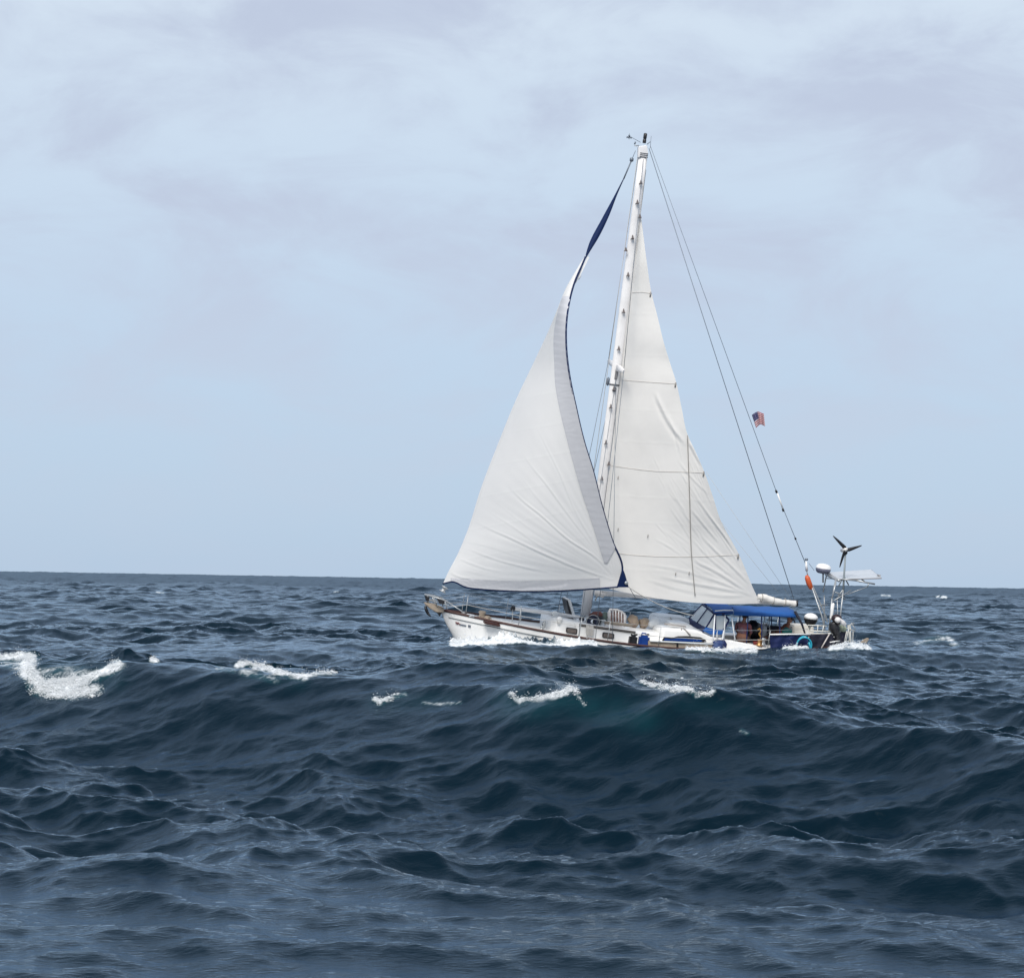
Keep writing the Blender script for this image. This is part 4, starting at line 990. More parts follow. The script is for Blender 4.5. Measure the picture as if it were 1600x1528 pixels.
for a, b, c_, d, y0, y1 in ((1117, 961, 1113.5, 1011, 1.3, 1.75), (1131, 985, 1127, 1011, 1.4, 1.75), (1143.5, 966, 1148.5, 1000, 1.15, 1.28), (1133, 961, 1131, 999, 1.15, 1.25)):
    tube('boarding_post', [at(a, b, y0), at(c_, d, y1)], .022, mat('white_tube', (.66, .68, .70), .35) if a == 1117 else bpy.data.materials['white_tube'])
# cockpit: pedestal and wheel
wh = [tube('w', [at(1197, 978, .0)+Vector((.03*math.sin(k), .36*math.cos(k*math.pi/12), .36*math.sin(k*math.pi/12))) for k in range(24)], .016, STEEL, closed=True, sides=6)]
for k in range(6): wh.append(tube('w', [at(1197, 978, 0), at(1197, 978, 0)+Vector((0, .36*math.cos(k*math.pi/3), .36*math.sin(k*math.pi/3)))], .010, STEEL, sides=5))
wheel = merge('steering_wheel', wh, parent=boat)
tube('pedestal', [at(1194, 978, 0), at(1193, 1008, 0)], [.08, .11], WHITE, sides=12)
lathe('primary_winch', [(.10, 0), (.11, .03), (.07, .06), (.06, .14), (.09, .18), (.05, .21)], mat('bronze', (.45, .25, .10), .35, metal=.6), boat, c=at(1186, 1009, 1.30), seg=14)
lathe('primary_winch', [(.11, 0), (.12, .03), (.08, .06), (.07, .16), (.10, .20), (.05, .23)], STEEL, boat, c=at(1191, 1008, 1.2), seg=14)
# weather cloths
def cloth(name, img_top, img_bot, ly, m, seed=1):
    n, k = 26, 8; A = smoothed([(a, b, 0) for a, b in img_top], n); B = smoothed([(a, b, 0) for a, b in img_bot], n); V, Fc = [], []
    for i in range(n):
        for j in range(k):
            u = j/(k-1); px, py = A[i, 0]*(1-u)+B[i, 0]*u, A[i, 1]*(1-u)+B[i, 1]*u
            y = ly(px) if callable(ly) else ly
            V.append(at(px, py, y+.02*math.sin(i*.9+j*.5+seed)+.012*math.sin(j*2.1+i*.3)))
    for i in range(n-1):
        for j in range(k-1): Fc.append((i*k+j, i*k+j+1, (i+1)*k+j+1, (i+1)*k+j))
    o = newobj(name, V, Fc, m, boat); md = o.modifiers.new('s', 'SOLIDIFY'); md.thickness = .012; return o
lyr = lambda px: hb(at(px, 1000, 1.5).x)+.01
cloth('weather_cloth', [(1203, 992), (1225, 991.5), (1245, 991.5), (1263, 992)], [(1204, 1014), (1225, 1013.5), (1245, 1013), (1264, 1014)], lyr, NAVY)
cloth('weather_cloth', [(1264.5, 990.5), (1285, 990.5), (1300, 989), (1322, 986.5)], [(1265, 1016), (1285, 1015), (1300, 1012), (1318, 1008)], lyr, DARKNAVY, 4)
tube('cloth_rail', [at(1203, 991.3, lyr(1203)+.03), at(1235, 990.8, lyr(1235)+.03), at(1266, 991, lyr(1260)+.03)], .024, WHITE)
# stern rail
sr = []
for a, b, c_, d in ((1266, 990, 1298, 990), (1265, 985.5, 1296, 986.5), (1262, 976.5, 1292, 978), (1278, 976, 1277, 990), (1287, 977, 1284.5, 990), (1300, 988, 1302, 995), (1302, 995, 1309, 995)):
    sr.append(tube('r', [at(a, b, 1.38), at(c_, d, 1.36)], .022 if b > 980 else .016, mat('rail_white', (.62, .62, .58), .35) if not sr else bpy.data.materials['rail_white']))
sr.append(tube('r', [at(1293, 990, 1.40), at(1305, 988, 1.35), at(1322, 984.5, 1.15)], .02, bpy.data.materials['rail_white']))
stern_rail = merge('stern_rail', sr, parent=boat)
tube('boat_hook', [at(1296, 990.5, 1.45), at(1282.5, 1014, 1.6)], .022, mat('pole_grey', (.50, .46, .44), .5))
tube('boot_stripe', [at(1296.5, 1003.5, 1.52), at(1303, 1002.3, 1.5), at(1310.5, 1001, 1.48)], .016, WHITE)
# radar and solar arch
AL = STEEL
arch = []
def aseg(a, b, y0, c_, d, y1, r=.024): arch.append(tube('a', [at(a, b, y0), at(c_, d, y1)], r, AL))
aseg(1295, 988, 1.2, 1300, 935, 1.15); aseg(1300, 935, 1.15, 1306, 910, 1.05, .028)
aseg(1288, 975, -1.1, 1288, 930, -1.05, .02); aseg(1286, 925, -1.0, 1291, 900, -.9, .022)
aseg(1310, 990, 1.1, 1318, 918, .9, .022); aseg(1318, 918, .9, 1319, 900, .9)
aseg(1300, 940, 1.1, 1330, 922, .8, .014); aseg(1305, 925, 1.0, 1320, 931, .8, .02); aseg(1319, 918, .9, 1308, 935, .9, .016)
aseg(1291, 897.5, -.9, 1311, 907, 1.0, .05); aseg(1311, 907, 1.0, 1290, 926, 1.1, .018) if 0 else None
aseg(1292, 903.5, -.6, 1306, 904.5, .3, .016); aseg(1306, 906, 1.0, 1302, 925, 1.1, .03)
aseg(1316, 905, .95, 1338, 907, .95, .022); aseg(1338, 907, .95, 1367, 912.5, .95, .026); aseg(1358, 911, .95, 1355, 917, .95, .018)
aseg(1336, 904, .6, 1344, 909, .9, .022); aseg(1345, 904, .6, 1352, 909.5, .9, .022); aseg(1355, 917, .95, 1322, 929, .85, .012)
aseg(1308, 934, 1.0, 1310, 985, 1.1, .014); aseg(1281, 946, .6, 1292, 946, -.2, .018); aseg(1283, 944.5, .5, 1293, 945, -.2, .014)
aseg(1300, 957, .9, 1312, 957, .4, .012); aseg(1302, 962, .9, 1313, 962, .4, .012); aseg(1310, 930, .9, 1320, 936, .3, .03)
merge('stern_arch', arch, parent=boat)
lathe('aerial_pod', [(.03, 0), (.045, .05), (.045, .48), (.02, .52)], WHITE, boat, c=at(1298.3, 968, 1.2), seg=10)
# solar panel: 2.6 m long, tipped towards us
PANEL = mat('solar_backsheet', (.52, .55, .58), .35, var=.5, vscale=3)
sp = quad('solar_panel', [at(1294, 895, -1.0), at(1361, 890.5, -1.0), at(1377, 903.5, .95), at(1311, 905.5, .95)], PANEL, boat, .018)
tube('panel_frame', [at(1294, 895, -1.0), at(1361, 890.5, -1.0), at(1377, 903.5, .95), at(1311, 905.5, .95)], .020, mat('panel_frame_grey', (.42, .40, .40), .45), parent=sp, closed=True, sides=6)
slab('panel_bracket', [(1373, 898), (1376.5, 898.5), (1375.5, 902)], .5, .7, bpy.data.materials['panel_frame_grey'], parent=sp)
# radar
rad = tube('radar_post', [at(1286, 910, -.6), at(1286, 892, -.6)], .03, AL)
rd = lathe('radar_dome', [(.20, -.02), (.235, .03), (.24, .075), (.238, .085), (.225, .15), (.16, .20), (.06, .22)], WHITE, rad, c=at(1286, 891.5, -.6), seg=28)
lathe('radar_base', [(.15, -.09), (.20, -.06), (.236, .0), (.242, .07)], mat('radar_grey', (.10, .11, .16), .5), rad, c=at(1286, 891.5, -.6), seg=28)
tube('radar_cable', [at(1264, 880, -.1), at(1272, 891, -.4)], .008, WIRE, parent=rad)
# wind turbine
HUBP = at(1320, 858.5, .9)
wt = tube('turbine_pole', [at(1317.5, 926, .9), at(1318.5, 905, .9), at(1321, 866, .9)], [.035, .032, .028], mat('pole_metal', (.22, .26, .28), .45))
tube('pole_brace', [at(1310, 916, .95), at(1317.5, 903, .9)], .02, bpy.data.materials['pole_metal'], parent=wt); tube('pole_brace', [at(1326, 914, .8), at(1319, 901, .9)], .02, bpy.data.materials['pole_metal'], parent=wt)
lathe('hub', [(.02, -.28), (.07, -.22), (.085, -.05), (.085, .04), (.06, .10), (.015, .13)], WHITE, wt, c=HUBP, seg=16, mtx=Matrix.Rotation(R(-80), 4, 'X'))
lathe('housing', [(.05, 0), (.07, .04), (.06, .12)], BLACK, wt, c=at(1320.5, 866, .9), seg=12)
for tip, side in (((1301.5, 837.5), 1), ((1346.5, 852), 1), ((1312.2, 886.5), 1)):
    T = at(tip[0], tip[1], .98); B = HUBP+Vector((0, .08, 0)); d = (T-B); L_ = d.length; d.normalize(); nrm = Vector((0, 1, 0)); sd_ = d.cross(nrm).normalized()
    V, Fc = [], []; nn = 14
    for i in range(nn):
        t = i/(nn-1); w_ = .075*(1-t)**.8+.016; w_ *= min(1, .4+t*5); tw = .6*(1-t)
        c_ = B+d*L_*t
        a = sd_*math.cos(tw)+nrm*math.sin(tw); b = nrm*math.cos(tw)-sd_*math.sin(tw)
        for q, h in ((-.3, .0), (.1, .12), (.7, 0), (.1, -.12)): V.append(c_+a*w_*q*1.5+b*w_*h)
    for i in range(nn-1):
        for k in range(4): Fc.append((i*4+k, i*4+(k+1) % 4, (i+1)*4+(k+1) % 4, (i+1)*4+k))
    Fc.append((3, 2, 1, 0)); Fc.append(tuple(range((nn-1)*4, nn*4)))
    newobj('blade', V, Fc, BLACK, wt)
# wind vane steering gear on the transom
vg = []
for a, b, y0, c_, d, y1, r in ((1327.5, 978, .1, 1328.5, 1012, .1, .045), (1323, 986, .4, 1318, 1008, .4, .02), (1333, 985, -.2, 1332, 1010, -.2, .02), (1320, 985, .5, 1333, 973, -.1, .016), (1326, 982, .2, 1336, 986, .0, .02), (1325, 978, .2, 1334, 974, -.2, .03), (1330, 973, 0, 1337, 984, 0, .012), (1318, 1003, .3, 1327, 1001, .1, .02), (1327, 978, .5, 1321, 1006, .6, .016)):
    vg.append(tube('v', [at(a, b, y0), at(c_, d, y1)], r, bpy.data.materials['rail_white']))
merge('self_steering_gear', vg, parent=boat)
slab('steering_paddle', [(1344, 1006), (1349, 1000), (1357, 996.5), (1358.5, 998.5), (1352, 1008), (1345, 1012)], -.05, .05, TAN, bevel=.015)

# ------------------------------------------------------------------ loose things aboard: each a thing of its own
def settle(o, label, cat, group=None):
    """boat-frame geometry becomes a top-level thing whose origin lies at its base"""
    bb = [Vector(v.co) for v in o.data.vertices] if o.type == 'MESH' else []
    for ch in list(o.children):
        if ch.type == 'MESH': bb += [Vector(v.co) for v in ch.data.vertices]
    cx = sum(v.x for v in bb)/len(bb); cy = sum(v.y for v in bb)/len(bb); z0 = min(v.z for v in bb)
    off = Matrix.Translation((-cx, -cy, -z0))
    if o.type == 'MESH': o.data.transform(off)
    for ch in o.children:
        ch.data.transform(off); ch.matrix_parent_inverse = Matrix.Identity(4)
    o.parent = None; o.matrix_world = BM @ Matrix.Translation((cx, cy, z0))
    tag(o, label, cat, group); return o
pole = tube('whisker_pole', [at(800, 950.5, .35), at(808, 951.2, .35), at(905, 964, .35)], [.06, .055, .055], ALU, sides=12)
tube('pole_fitting', [at(798, 950.2, .35), at(799.5, 950.4, .35), at(804, 951, .35)], [.05, .085, .085], BLACK, parent=pole, sides=12)
settle(pole, 'long white spinnaker pole with a black end stowed on the foredeck', 'pole')
# dinghy cover / raft under white tarpaulin
TARP = mat('white_tarpaulin', (.72, .74, .75), .7, var=.4, vscale=3, bump=.4, bscale=6)
t1 = slab('covered_raft', [(1024, 975), (1026, 964), (1029, 962.3), (1050, 963.5), (1076, 966.3), (1078, 970), (1077, 980), (1024, 983)], -1.05, -.15, TARP, bevel=.06, ref=-.15)
t2 = lump('c', [at(1015, 976, .3), at(1021, 973, .2), at(1030, 975, .1), at(1040, 977, .1), at(1050, 979, .1)], [.08, .17, .20, .16, .06], TARP, boat, amp=.22, seed=8)
raft = merge('covered_raft', [t1, t2]); 
tube('lashing', [at(1047, 964.5, -.13), at(1051, 970, -.1), at(1060, 976, .05)], .016, ROPEL, parent=raft)
settle(raft, 'white tarpaulin bundle strapped flat on the roof ahead of the dodger', 'covered raft')
# slatted white cradle
cr = []
WP = mat('white_plastic', (.72, .70, .69), .45, var=.3, vscale=5)
for i, y in enumerate((-.35, .25)):
    cr.append(tube('r', [at(951, 971, y), at(950.5, 957, y), at(953, 952, y), at(964, 952.5, y), at(972, 956, y), at(977.5, 962, y), at(976.5, 974, y)], .030, WP))
crate = merge('slatted_basket', cr)
for k in range(6):
    px = 953+k*4.5; yt = np.interp(px, [951, 964, 972, 978], [953, 953, 956.5, 962])
    tube('slat', [at(px, yt+18.5+k*.2, .27), at(px, yt+.5, .27)], .024, WP, parent=crate, sides=6)
for k in range(5):
    px = 954+k*5; yt = np.interp(px, [951, 964, 972, 978], [953, 953, 956.5, 962])-.6
    tube('slat', [at(px, yt, -.35), at(px+2, yt+1.2, .25)], .028, WP, parent=crate, sides=6)
lump('contents', [at(953, 966, 0), at(963, 965, 0), at(973, 968, 0)], [.16, .24, .18], mat('brown_rope_fill', (.24, .12, .10), .8, var=.6, vscale=14, col2=(.55, .48, .44)), crate, seed=4)
settle(crate, 'white slatted plastic basket with brown contents on the cabin top behind the mast', 'basket')
pln = tube('lashed_plank', [at(944, 972.5, .7), at(965, 974.5, .7), at(988, 977.5, .7)], .045, TAN, flat=.6)
settle(pln, 'weathered tan plank lying along the cabin top below the white basket', 'plank')
# fenders and coils at the mast
def ring(c, r, t, m, n=22, tilt=0, axis='y'):
    return tube('ring', [c+Vector((r*math.cos(a), .1*t, r*math.sin(a))) if axis == 'y' else c+Vector((r*math.cos(a), r*math.sin(a), 0)) for a in [2*math.pi*k/n for k in range(n)]], t, m, closed=True, sides=8)
ROPEB = mat('navy_rope', (.012, .018, .05), .7, var=.6, vscale=20); ROPEG = mat('green_rope', (.09, .13, .12), .8, var=.6, vscale=20); ROPER = mat('red_brown_cloth', (.13, .05, .045), .85, var=.6, vscale=10)
o = merge('rope_coil', [ring(at(926, 971, .75), .085+.03*k, .024, ROPEB) for k in range(4)]+[ring(at(926.3, 971, .78), .20, .012, ROPEL)])
settle(o, 'dark blue rope coil hanging round just behind the mast foot', 'rope coil')
o = lump('dark_bag', [at(933, 975, .5), at(935, 969, .5), at(937, 963, .5)], [.13, .17, .12], mat('dark_green_bag', (.012, .02, .03), .7, var=.6, vscale=8), boat, seed=12)
settle(o, 'black bag stowed between the blue rope coil and the white basket', 'bag')
o = lump('cloth_bundle', [at(921, 964.5, .1), at(928, 961, .1), at(935, 959, .1), at(940, 962, .1)], [.05, .10, .10, .06], ROPER, boat, seed=21, amp=.35)
settle(o, 'reddish brown cloth heap above the black bag beside the mast', 'cloth')
o = lump('green_sailbag', [at(941, 973, .0), at(943, 964, .0), at(947, 958, -.1)], [.12, .13, .06], ROPEG, boat, seed=22, amp=.3)
settle(o, 'grey green crumpled bag at the front end of the white basket', 'bag')
o = lump('small_bag', [at(906, 967, .2), at(912, 968, .2)], [.09, .10], mat('slate_bag', (.03, .035, .055), .8, var=.5), boat, seed=23)
settle(o, 'small slate coloured bag just ahead of the mast foot', 'bag')
for (a, b, y, n_, lb) in ((918.5, 984, 1.10, 3, 'pale rope hank hanging on the cabin side left of the square window'), (924.5, 985, 1.10, 3, 'pale rope hank hanging on the cabin side nearest the second window')):
    pp = []
    for k in range(n_): pp.append(tube('h', [at(a-2+k*1.6, b-8.5, y), at(a-2.4+k*1.7, b, y+.02), at(a-1.6+k*1.4, b+9, y+.03), at(a-.4+k*1.3, b+8, y+.03), at(a-.8+k*1.5, b-8.5, y)], .014, ROPEL, sides=5))
    settle(merge('rope_hank', pp), lb, 'rope hank', 'rope hanks on the cabin side')
BAGT = mat('tan_sacking', (.40, .31, .22), .85, var=.8, vscale=7, col2=(.24, .18, .16), bump=.4, bscale=12)
for pts, rr, sd2, lb in (([(984, 974), (990, 970), (996, 969)], [.14, .20, .15], 31, 'tan sack right behind the white basket, larger of two'), ([(1000, 975), (1006, 973.5), (1011, 976.5)], [.14, .19, .12], 37, 'tan sack next to the white tarpaulin bundle, smaller of two')):
    o = lump('sack', [at(a, b, .1) for a, b in pts], rr, BAGT, boat, seed=sd2, amp=.28); settle(o, lb, 'sack', 'sacks on the cabin top')
# jerry cans on the side deck
def jerry(px0, px1, py0, py1, ly, m, label, cat='jerry can'):
    a, b = at(px0, py1, ly), at(px1, py0, ly); w_, h = abs(a.x-b.x), abs(b.z-a.z); c = (a+b)/2
    o = box('jerry_can', c, (w_, .26, h), m, bevel=.06)
    hd = tube('handle', [c+Vector((w_*.3, 0, h/2-.02)), c+Vector((w_*.25, 0, h/2+.05)), c+Vector((-w_*.1, 0, h/2+.05)), c+Vector((-w_*.15, 0, h/2-.02))], .022, m, parent=o, sides=8)
    lathe('cap', [(.04, 0), (.045, .05), (.03, .06)], BLACK, o, c=c+Vector((-w_*.33, 0, h/2-.01)), seg=10)
    return settle(o, label, cat, 'cans lashed on the side deck')
BP = mat('blue_polythene', (.006, .045, .24), .4, var=.3, vscale=4)
jerry(996.5, 1015, 993, 1009.5, 1.6, BP, 'bright blue jerry can lashed on the side deck by the rail')
jerry(981.5, 996, 992.5, 1008.5, 1.55, BLACK, 'black jerry can standing forward of the bright blue one')
# blue bundle at the boarding gate
DB = mat('dark_blue_bundle', (.012, .03, .12), .6, var=.8, vscale=7, col2=(.05, .09, .20), bump=.3, bscale=9)
o = lump('fender', [at(1121, 1016, 1.72), at(1121, 1010, 1.72), at(1122, 1003, 1.72), at(1122, 999, 1.7)], [.18, .19, .17, .07], DB, boat, seed=41, amp=.12)
tube('lanyard', [at(1122, 1000, 1.7), at(1120, 988, 1.6)], .012, ROPEL, parent=o)
settle(o, 'dark blue cloth covered fender between the boarding posts', 'fender')
o = lump('fender', [at(1129, 1015, 1.6), at(1129.5, 1006, 1.6), at(1129, 999, 1.55)], [.10, .12, .06], NAVY, boat, seed=44, amp=.12)
tube('lanyard', [at(1129, 1000, 1.55), at(1129, 990, 1.5)], .012, ROPEL, parent=o)
settle(o, 'slim navy fender hanging against the front of the white coaming', 'fender')
# black cushions, teal towel, red can in the cockpit
o = lump('cushion_pile', [at(1168, 987, -.1), at(1176, 985, -.1), at(1186, 986, -.1)], [.26, .32, .24], BLACK, boat, seed=51, amp=.12)
settle(o, 'pile of black cushions behind the upright sitting person', 'cushions')
o = lump('teal_towel', [at(1224, 990, .75), at(1229, 985, .75), at(1236, 987, .75)], [.08, .13, .08], mat('teal_cloth', (.02, .14, .13), .8, var=.5), boat, seed=52)
settle(o, 'teal towel lying behind the reclining person', 'towel')
o = lump('small_can', [at(1182.5, 1009, .9), at(1182.5, 1002, .9)], [.11, .12], mat('dull_red', (.20, .025, .02), .6, var=.5), boat, seed=53, amp=.08)
tube('spout', [at(1183, 1002, .9), at(1185, 998, .9)], .025, BLACK, parent=o)
settle(o, 'dull red fuel can at the edge of the cockpit seat', 'can')
o = merge('safety_harness', [tube('h', [at(1184, 984, .95), at(1187, 982, .95), at(1189, 986, .95), at(1186, 990, .95), at(1189, 995, .95), at(1192, 999, .95)], .03, mat('yellow_web', (.50, .28, .05), .7, var=.9, vscale=16, col2=(.25, .06, .03)), sides=6)])
settle(o, 'yellow and orange harness strap dangling beside the black cushions', 'harness')
# turquoise hose
HOSE = mat('turquoise_hose', (.02, .33, .46), .45, var=.4, vscale=10)
hp = []
for k in range(4):
    c = at(1255+.5*k, 1008, 1.74+.03*k); r0, r1 = (.20+.012*k), (.27-.012*k)
    hp.append(tube('h', [c+Vector((r0*math.cos(a)*(1.0), 0, r1*math.sin(a))) for a in [2*math.pi*q/26 for q in range(26)]], .024, HOSE, closed=True, sides=8))
hp.append(tube('h', [at(1263, 1004, 1.8), at(1267, 1012, 1.8), at(1270, 1020, 1.8)], .03, HOSE)); hp.append(tube('h', [at(1264, 1003, 1.84), at(1266, 1011, 1.84), at(1266, 1020, 1.84)], .026, HOSE))
settle(merge('hose_coil', hp), 'turquoise hose coiled over the navy side cloth near the stern', 'hose')
# barbecue
bq = lathe('barbecue', [(.03, -.30), (.05, -.24), (.17, -.14), (.215, -.02), (.22, 0)], BLACK, boat, c=at(1267, 966.5, .9), seg=22)
lathe('lid', [(.225, 0), (.20, .09), (.13, .15), (.03, .175)], WHITE, bq, c=at(1267, 966.7, .9), seg=22)
tube('bracket', [at(1267, 971, .9), at(1265, 984, 1.0)], .02, STEEL, parent=bq)
settle(bq, 'round kettle barbecue with a white lid over the stern rail', 'barbecue')
# outboard motor
om = lump('outboard_motor', [at(1303, 971, 1.45), at(1306, 968, 1.45), at(1312, 970, 1.45)], [.12, .18, .14], mat('dark_red_black', (.022, .010, .014), .5, var=.5), boat, seed=61, amp=.06)
lump('leg', [at(1301, 972, 1.42), at(1304, 982, 1.42), at(1308, 990, 1.42), at(1309, 1001, 1.42)], [.12, .16, .10, .07], BLACK, om, seed=62, amp=.08)
lathe('cowling', [(.02, -.09), (.085, -.05), (.10, .0), (.07, .07), (.02, .09)], WP, om, c=at(1309, 968.5, 1.6), seg=16)
lump('tiller', [at(1312, 968, 1.6), at(1317, 973, 1.55), at(1320, 976, 1.5)], [.05, .075, .06], WP, om, seed=63, amp=.06)
settle(om, 'black outboard motor with pale cover clamped on the stern rail', 'outboard motor')
o = lump('stern_bag', [at(1312, 981, 1.2), at(1317, 982, 1.2), at(1321, 980, 1.2)], [.10, .15, .09], mat('sage_bag', (.32, .37, .28), .8, var=.5), boat, seed=64, amp=.16)
settle(o, 'pale sage green bag tucked behind the outboard motor', 'bag')

# flag on the backstay
FW, FB, FR_ = mat('flag_white', (.78, .74, .75), .8, trans=.2), mat('flag_blue', (.06, .06, .17), .8, trans=.15), mat('flag_red', (.46, .06, .09), .8, trans=.2)
def flagp(u, v):
    # u along the fly, v down the hoist
    tl, bl, tr, br = (1175, 648.5), (1181.5, 668.5), (1193.5, 642), (1195.5, 661)
    mx_, my_ = 4.5*math.sin(u*math.pi)*0, (3.0*math.sin(u*math.pi*.9+.2)-2.6*(u > .55)*(u-.55))
    px = (tl[0]*(1-u)+tr[0]*u)*(1-v)+(bl[0]*(1-u)+br[0]*u)*v; py = (tl[1]*(1-u)+tr[1]*u)*(1-v)+(bl[1]*(1-u)+br[1]*u)*v
    return at(px, py-2.2*math.sin(u*math.pi*1.3)+(u > .5)*(u-.5)*6, .10*math.sin(u*7.0+v*.9))
nu_, nv_ = 30, 26
V = [flagp(i/nu_, j/nv_) for j in range(nv_+1) for i in range(nu_+1)]
Fc = [(j*(nu_+1)+i, j*(nu_+1)+i+1, (j+1)*(nu_+1)+i+1, (j+1)*(nu_+1)+i) for j in range(nv_) for i in range(nu_)]
flag = newobj('flag', V, Fc, FW, None); flag.data.materials.append(FB); flag.data.materials.append(FR_)
for p in flag.data.polygons:
    j, i = divmod(p.index, nu_); st = j//2
    if i < 13 and j < 14: p.material_index = 0 if (i % 4 == 2 and j % 4 == 2) else 1
    else: p.material_index = 2 if st % 2 == 0 else 0
md = flag.modifiers.new('s', 'SOLIDIFY'); md.thickness = .006
flag.parent = boat
settle(flag, 'small red, white and blue striped flag flying from the backstay', 'flag')
# ------------------------------------------------------------------ crew
SKIN = mat('skin', (.30, .14, .09), .6, var=.3, vscale=6); HAIR = mat('dark_hair', (.012, .011, .012), .8)
def body_mesh(J, E, rad):
    names = list(J); me = bpy.data.meshes.new('skel'); me.from_pydata([J[n] for n in names], [(names.index(a), names.index(b)) for a, b in E], []); me.update()
    o = bpy.data.objects.new('skel', me); COL.objects.link(o)
    md = o.modifiers.new('skin', 'SKIN'); md.use_smooth_shade = True
    for i, n in enumerate(names):
        r_ = rad[n]; r_ = r_ if isinstance(r_, tuple) else (r_, r_)
        me.skin_vertices[0].data[i].radius = r_; me.skin_vertices[0].data[i].use_root = (i == 0)
    o.modifiers.new('sub', 'SUBSURF').render_levels = 1; o.modifiers['sub'].levels = 1
    dg = bpy.context.evaluated_depsgraph_get(); dg.update(); ev = o.evaluated_get(dg); m2 = bpy.data.meshes.new_from_object(ev)
    bpy.data.objects.remove(o); return m2
def add_hand(J, E, rad, tag_, wrist, d, side):
    d = d.normalized(); s = side.normalized(); n_ = d.cross(s)
    J['palm'+tag_] = wrist+d*.05; E.append(('wr'+tag_, 'palm'+tag_)); rad['palm'+tag_] = (.034, .016)
    for k, (off, L_) in enumerate(((-.028, .066), (-.010, .075), (.009, .070), (.027, .056))):
        a = J['palm'+tag_]+d*.035+s*off; J[f'f{k}a{tag_}'] = a; J[f'f{k}b{tag_}'] = a+d*L_*.5-n_*.008; J[f'f{k}c{tag_}'] = a+d*L_*.8-n_*.03
        E += [('palm'+tag_, f'f{k}a{tag_}'), (f'f{k}a{tag_}', f'f{k}b{tag_}'), (f'f{k}b{tag_}', f'f{k}c{tag_}')]
        for q in 'abc': rad[f'f{k}{q}{tag_}'] = .0088
    a = J['palm'+tag_]-d*.01-s*.03; J['tha'+tag_] = a-s*.015+d*.01; J['thb'+tag_] = a-s*.03+d*.04
    E += [('palm'+tag_, 'tha'+tag_), ('tha'+tag_, 'thb'+tag_)]; rad['tha'+tag_] = .011; rad['thb'+tag_] = .0095
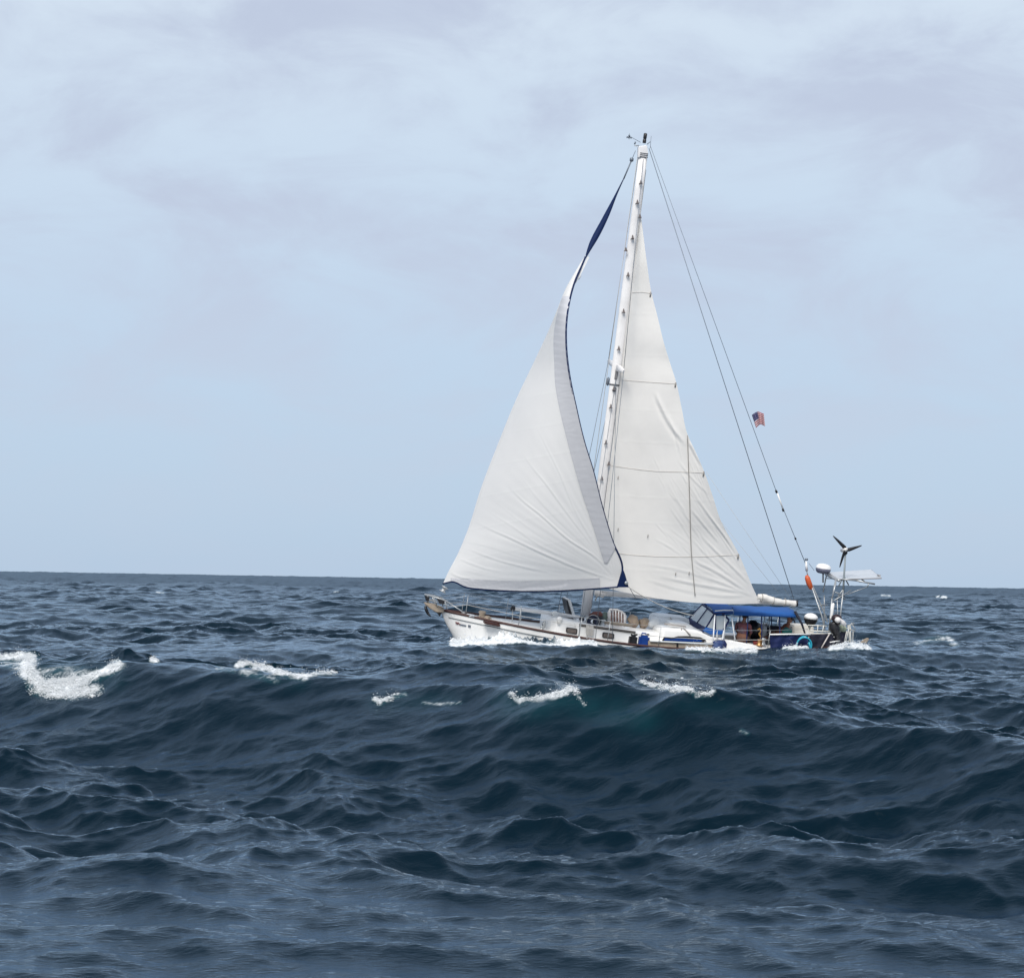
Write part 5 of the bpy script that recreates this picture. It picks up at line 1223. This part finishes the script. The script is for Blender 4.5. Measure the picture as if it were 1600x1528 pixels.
def person(seat, yaw, lean, look, shirt, shorts, label, bare_chest=False, arm_fwd=.35):
    """seated figure: seat point in the boat frame, facing +x of its own frame"""
    Vv = Vector
    cl, sl = math.cos(lean), math.sin(lean)
    def up_(h, f=0, s=0): return Vv((-sl*h+f, s, .11+cl*h))
    J = {'pelvis': Vv((0, 0, .11)), 'waist': up_(.18), 'chest': up_(.36), 'neck': up_(.50), 'nk2': up_(.57, .01), 'skull': up_(.64, .02)}
    E = [('pelvis', 'waist'), ('waist', 'chest'), ('chest', 'neck'), ('neck', 'nk2'), ('nk2', 'skull')]
    rad = {'pelvis': (.16, .12), 'waist': (.14, .10), 'chest': (.165, .115), 'neck': (.075, .065), 'nk2': .056, 'skull': .06}
    for s, t in ((1, 'L'), (-1, 'R')):
        J['hip'+t] = Vv((.03, s*.10, .10)); J['kn'+t] = Vv((.44, s*.14, .12)); J['an'+t] = Vv((.46, s*.13, -.30)); J['toe'+t] = Vv((.60, s*.15, -.36))
        E += [('pelvis', 'hip'+t), ('hip'+t, 'kn'+t), ('kn'+t, 'an'+t), ('an'+t, 'toe'+t)]
        rad['hip'+t] = .092; rad['kn'+t] = .062; rad['an'+t] = .042; rad['toe'+t] = (.045, .028)
        J['sh'+t] = up_(.45, 0, s*.19); el_ = up_(.22, .06+arm_fwd*.2, s*.24); J['el'+t] = el_; wr = Vv((arm_fwd, s*.17, .21)); J['wr'+t] = wr
        E += [('chest', 'sh'+t), ('sh'+t, 'el'+t), ('el'+t, 'wr'+t)]; rad['sh'+t] = .062; rad['el'+t] = .043; rad['wr'+t] = .030
        add_hand(J, E, rad, t, wr, (wr-el_), Vv((0, s, 0)))
    b = body_mesh(J, E, rad)
    b.materials.clear(); b.materials.append(SKIN)
    # head with face joined to the body mesh
    bm = bmesh.new(); bm.from_mesh(b)
    hc = up_(.70, .03); n0 = len(bm.verts)
    r_ = bmesh.ops.create_icosphere(bm, subdivisions=4, radius=1.0)
    rotm = Matrix.Rotation(look, 3, 'Z')
    for v in r_['verts']:
        x, y, z = v.co
        wx = .098*(1+.04*z); wy = .076*(1-.10*max(-z, 0)); q = Vv((x*wx, y*wy, z*.122))
        if x > 0:
            q.x += .022*math.exp(-((y/.16)**2+((z+.12)/.20)**2)); q.x -= .010*math.exp(-(((abs(y)-.36)/.14)**2+((z-.08)/.10)**2)); q.x -= .004*math.exp(-((y/.3)**2+((z+.45)/.05)**2))
            q.x += .010*math.exp(-((y/.35)**2+((z+.85)/.2)**2))
        q.y += (.014 if y > 0 else -.014)*math.exp(-(((x+.05)/.14)**2+((z+.02)/.22)**2+((abs(y)-1)/.3)**2))
        v.co = rotm @ q + hc
    for f in bm.faces: f.smooth = True
    me = bpy.data.meshes.new('person'); bm.to_mesh(me); bm.free(); me.materials.append(SKIN)
    root = bpy.data.objects.new('person', me); COL.objects.link(root)
    tag(root, label, 'person')
    # clothes: shells over the body
    def shell(name, keep, grow, m, edge=None):
        bm = bmesh.new(); bm.from_mesh(b); bm.normal_update()
        dele = [v for v in bm.verts if not keep(v.co)]
        nr = {v: v.normal.copy() for v in bm.verts}
        for v in bm.verts: v.co = v.co + nr[v]*(grow+.006*math.sin(v.co.x*37+v.co.z*51))
        bmesh.ops.delete(bm, geom=dele, context='VERTS'); 
        for f in bm.faces: f.smooth = True
        me2 = bpy.data.meshes.new(name); bm.to_mesh(me2); bm.free(); me2.materials.clear(); me2.materials.append(m)
        o = bpy.data.objects.new(name, me2); COL.objects.link(o); o.parent = root; md = o.modifiers.new('s', 'SOLIDIFY'); md.thickness = .006
        return o
    shell('shirt', lambda c: .17 < c.z+c.x*sl*.3 < .11+.53*cl and abs(c.y) < .33 and c.x < .16 and not (c.x > .12 and c.z < .30), .012, shirt)
    shell('shorts', lambda c: c.z < .27 and c.x < .40 and c.z > -.03 and abs(c.y) < .30 and not (c.z > .19 and c.x > .12), .014, shorts)
    bm = bmesh.new(); r_ = bmesh.ops.create_icosphere(bm, subdivisions=4, radius=1.0)
    for v in list(bm.verts):
        x, y, z = v.co; v.co = rotm @ Vv((x*.106-.004, y*.085, z*.128+.006)) + hc
        if (x > .35 and z < .55) or z < -.45 or (x > .0 and z < -.05): v.tag = True
    bmesh.ops.delete(bm, geom=[v for v in bm.verts if v.tag], context='VERTS')
    for f in bm.faces: f.smooth = True
    me3 = bpy.data.meshes.new('hair'); bm.to_mesh(me3); bm.free(); me3.materials.append(HAIR)
    hr = bpy.data.objects.new('hair', me3); COL.objects.link(hr); hr.parent = root; hr.modifiers.new('s', 'SOLIDIFY').thickness = .012
    root.matrix_world = BM @ Matrix.Translation(seat) @ Matrix.Rotation(yaw, 4, 'Z')
    return root
s1 = at(1158, 1003.0, .78)
person(s1, R(-118), R(4), R(15), mat('grey_red_shirt', (.17, .06, .07), .85, var=1.0, vscale=2.6, col2=(.13, .15, .20)), mat('brown_shorts', (.16, .09, .07), .85, var=.5),
       'dark haired person sitting upright under the awning in a faded red and grey top')
s2 = at(1216, 1003.0, .15)
person(s2, R(-12), R(24), R(30), mat('rust_shirt', (.26, .09, .045), .85, var=.7, vscale=5, col2=(.12, .04, .03)), mat('navy_shorts', (.02, .02, .04), .85),
       'person in a rust coloured top leaning back near the aft end of the awning', arm_fwd=.30)
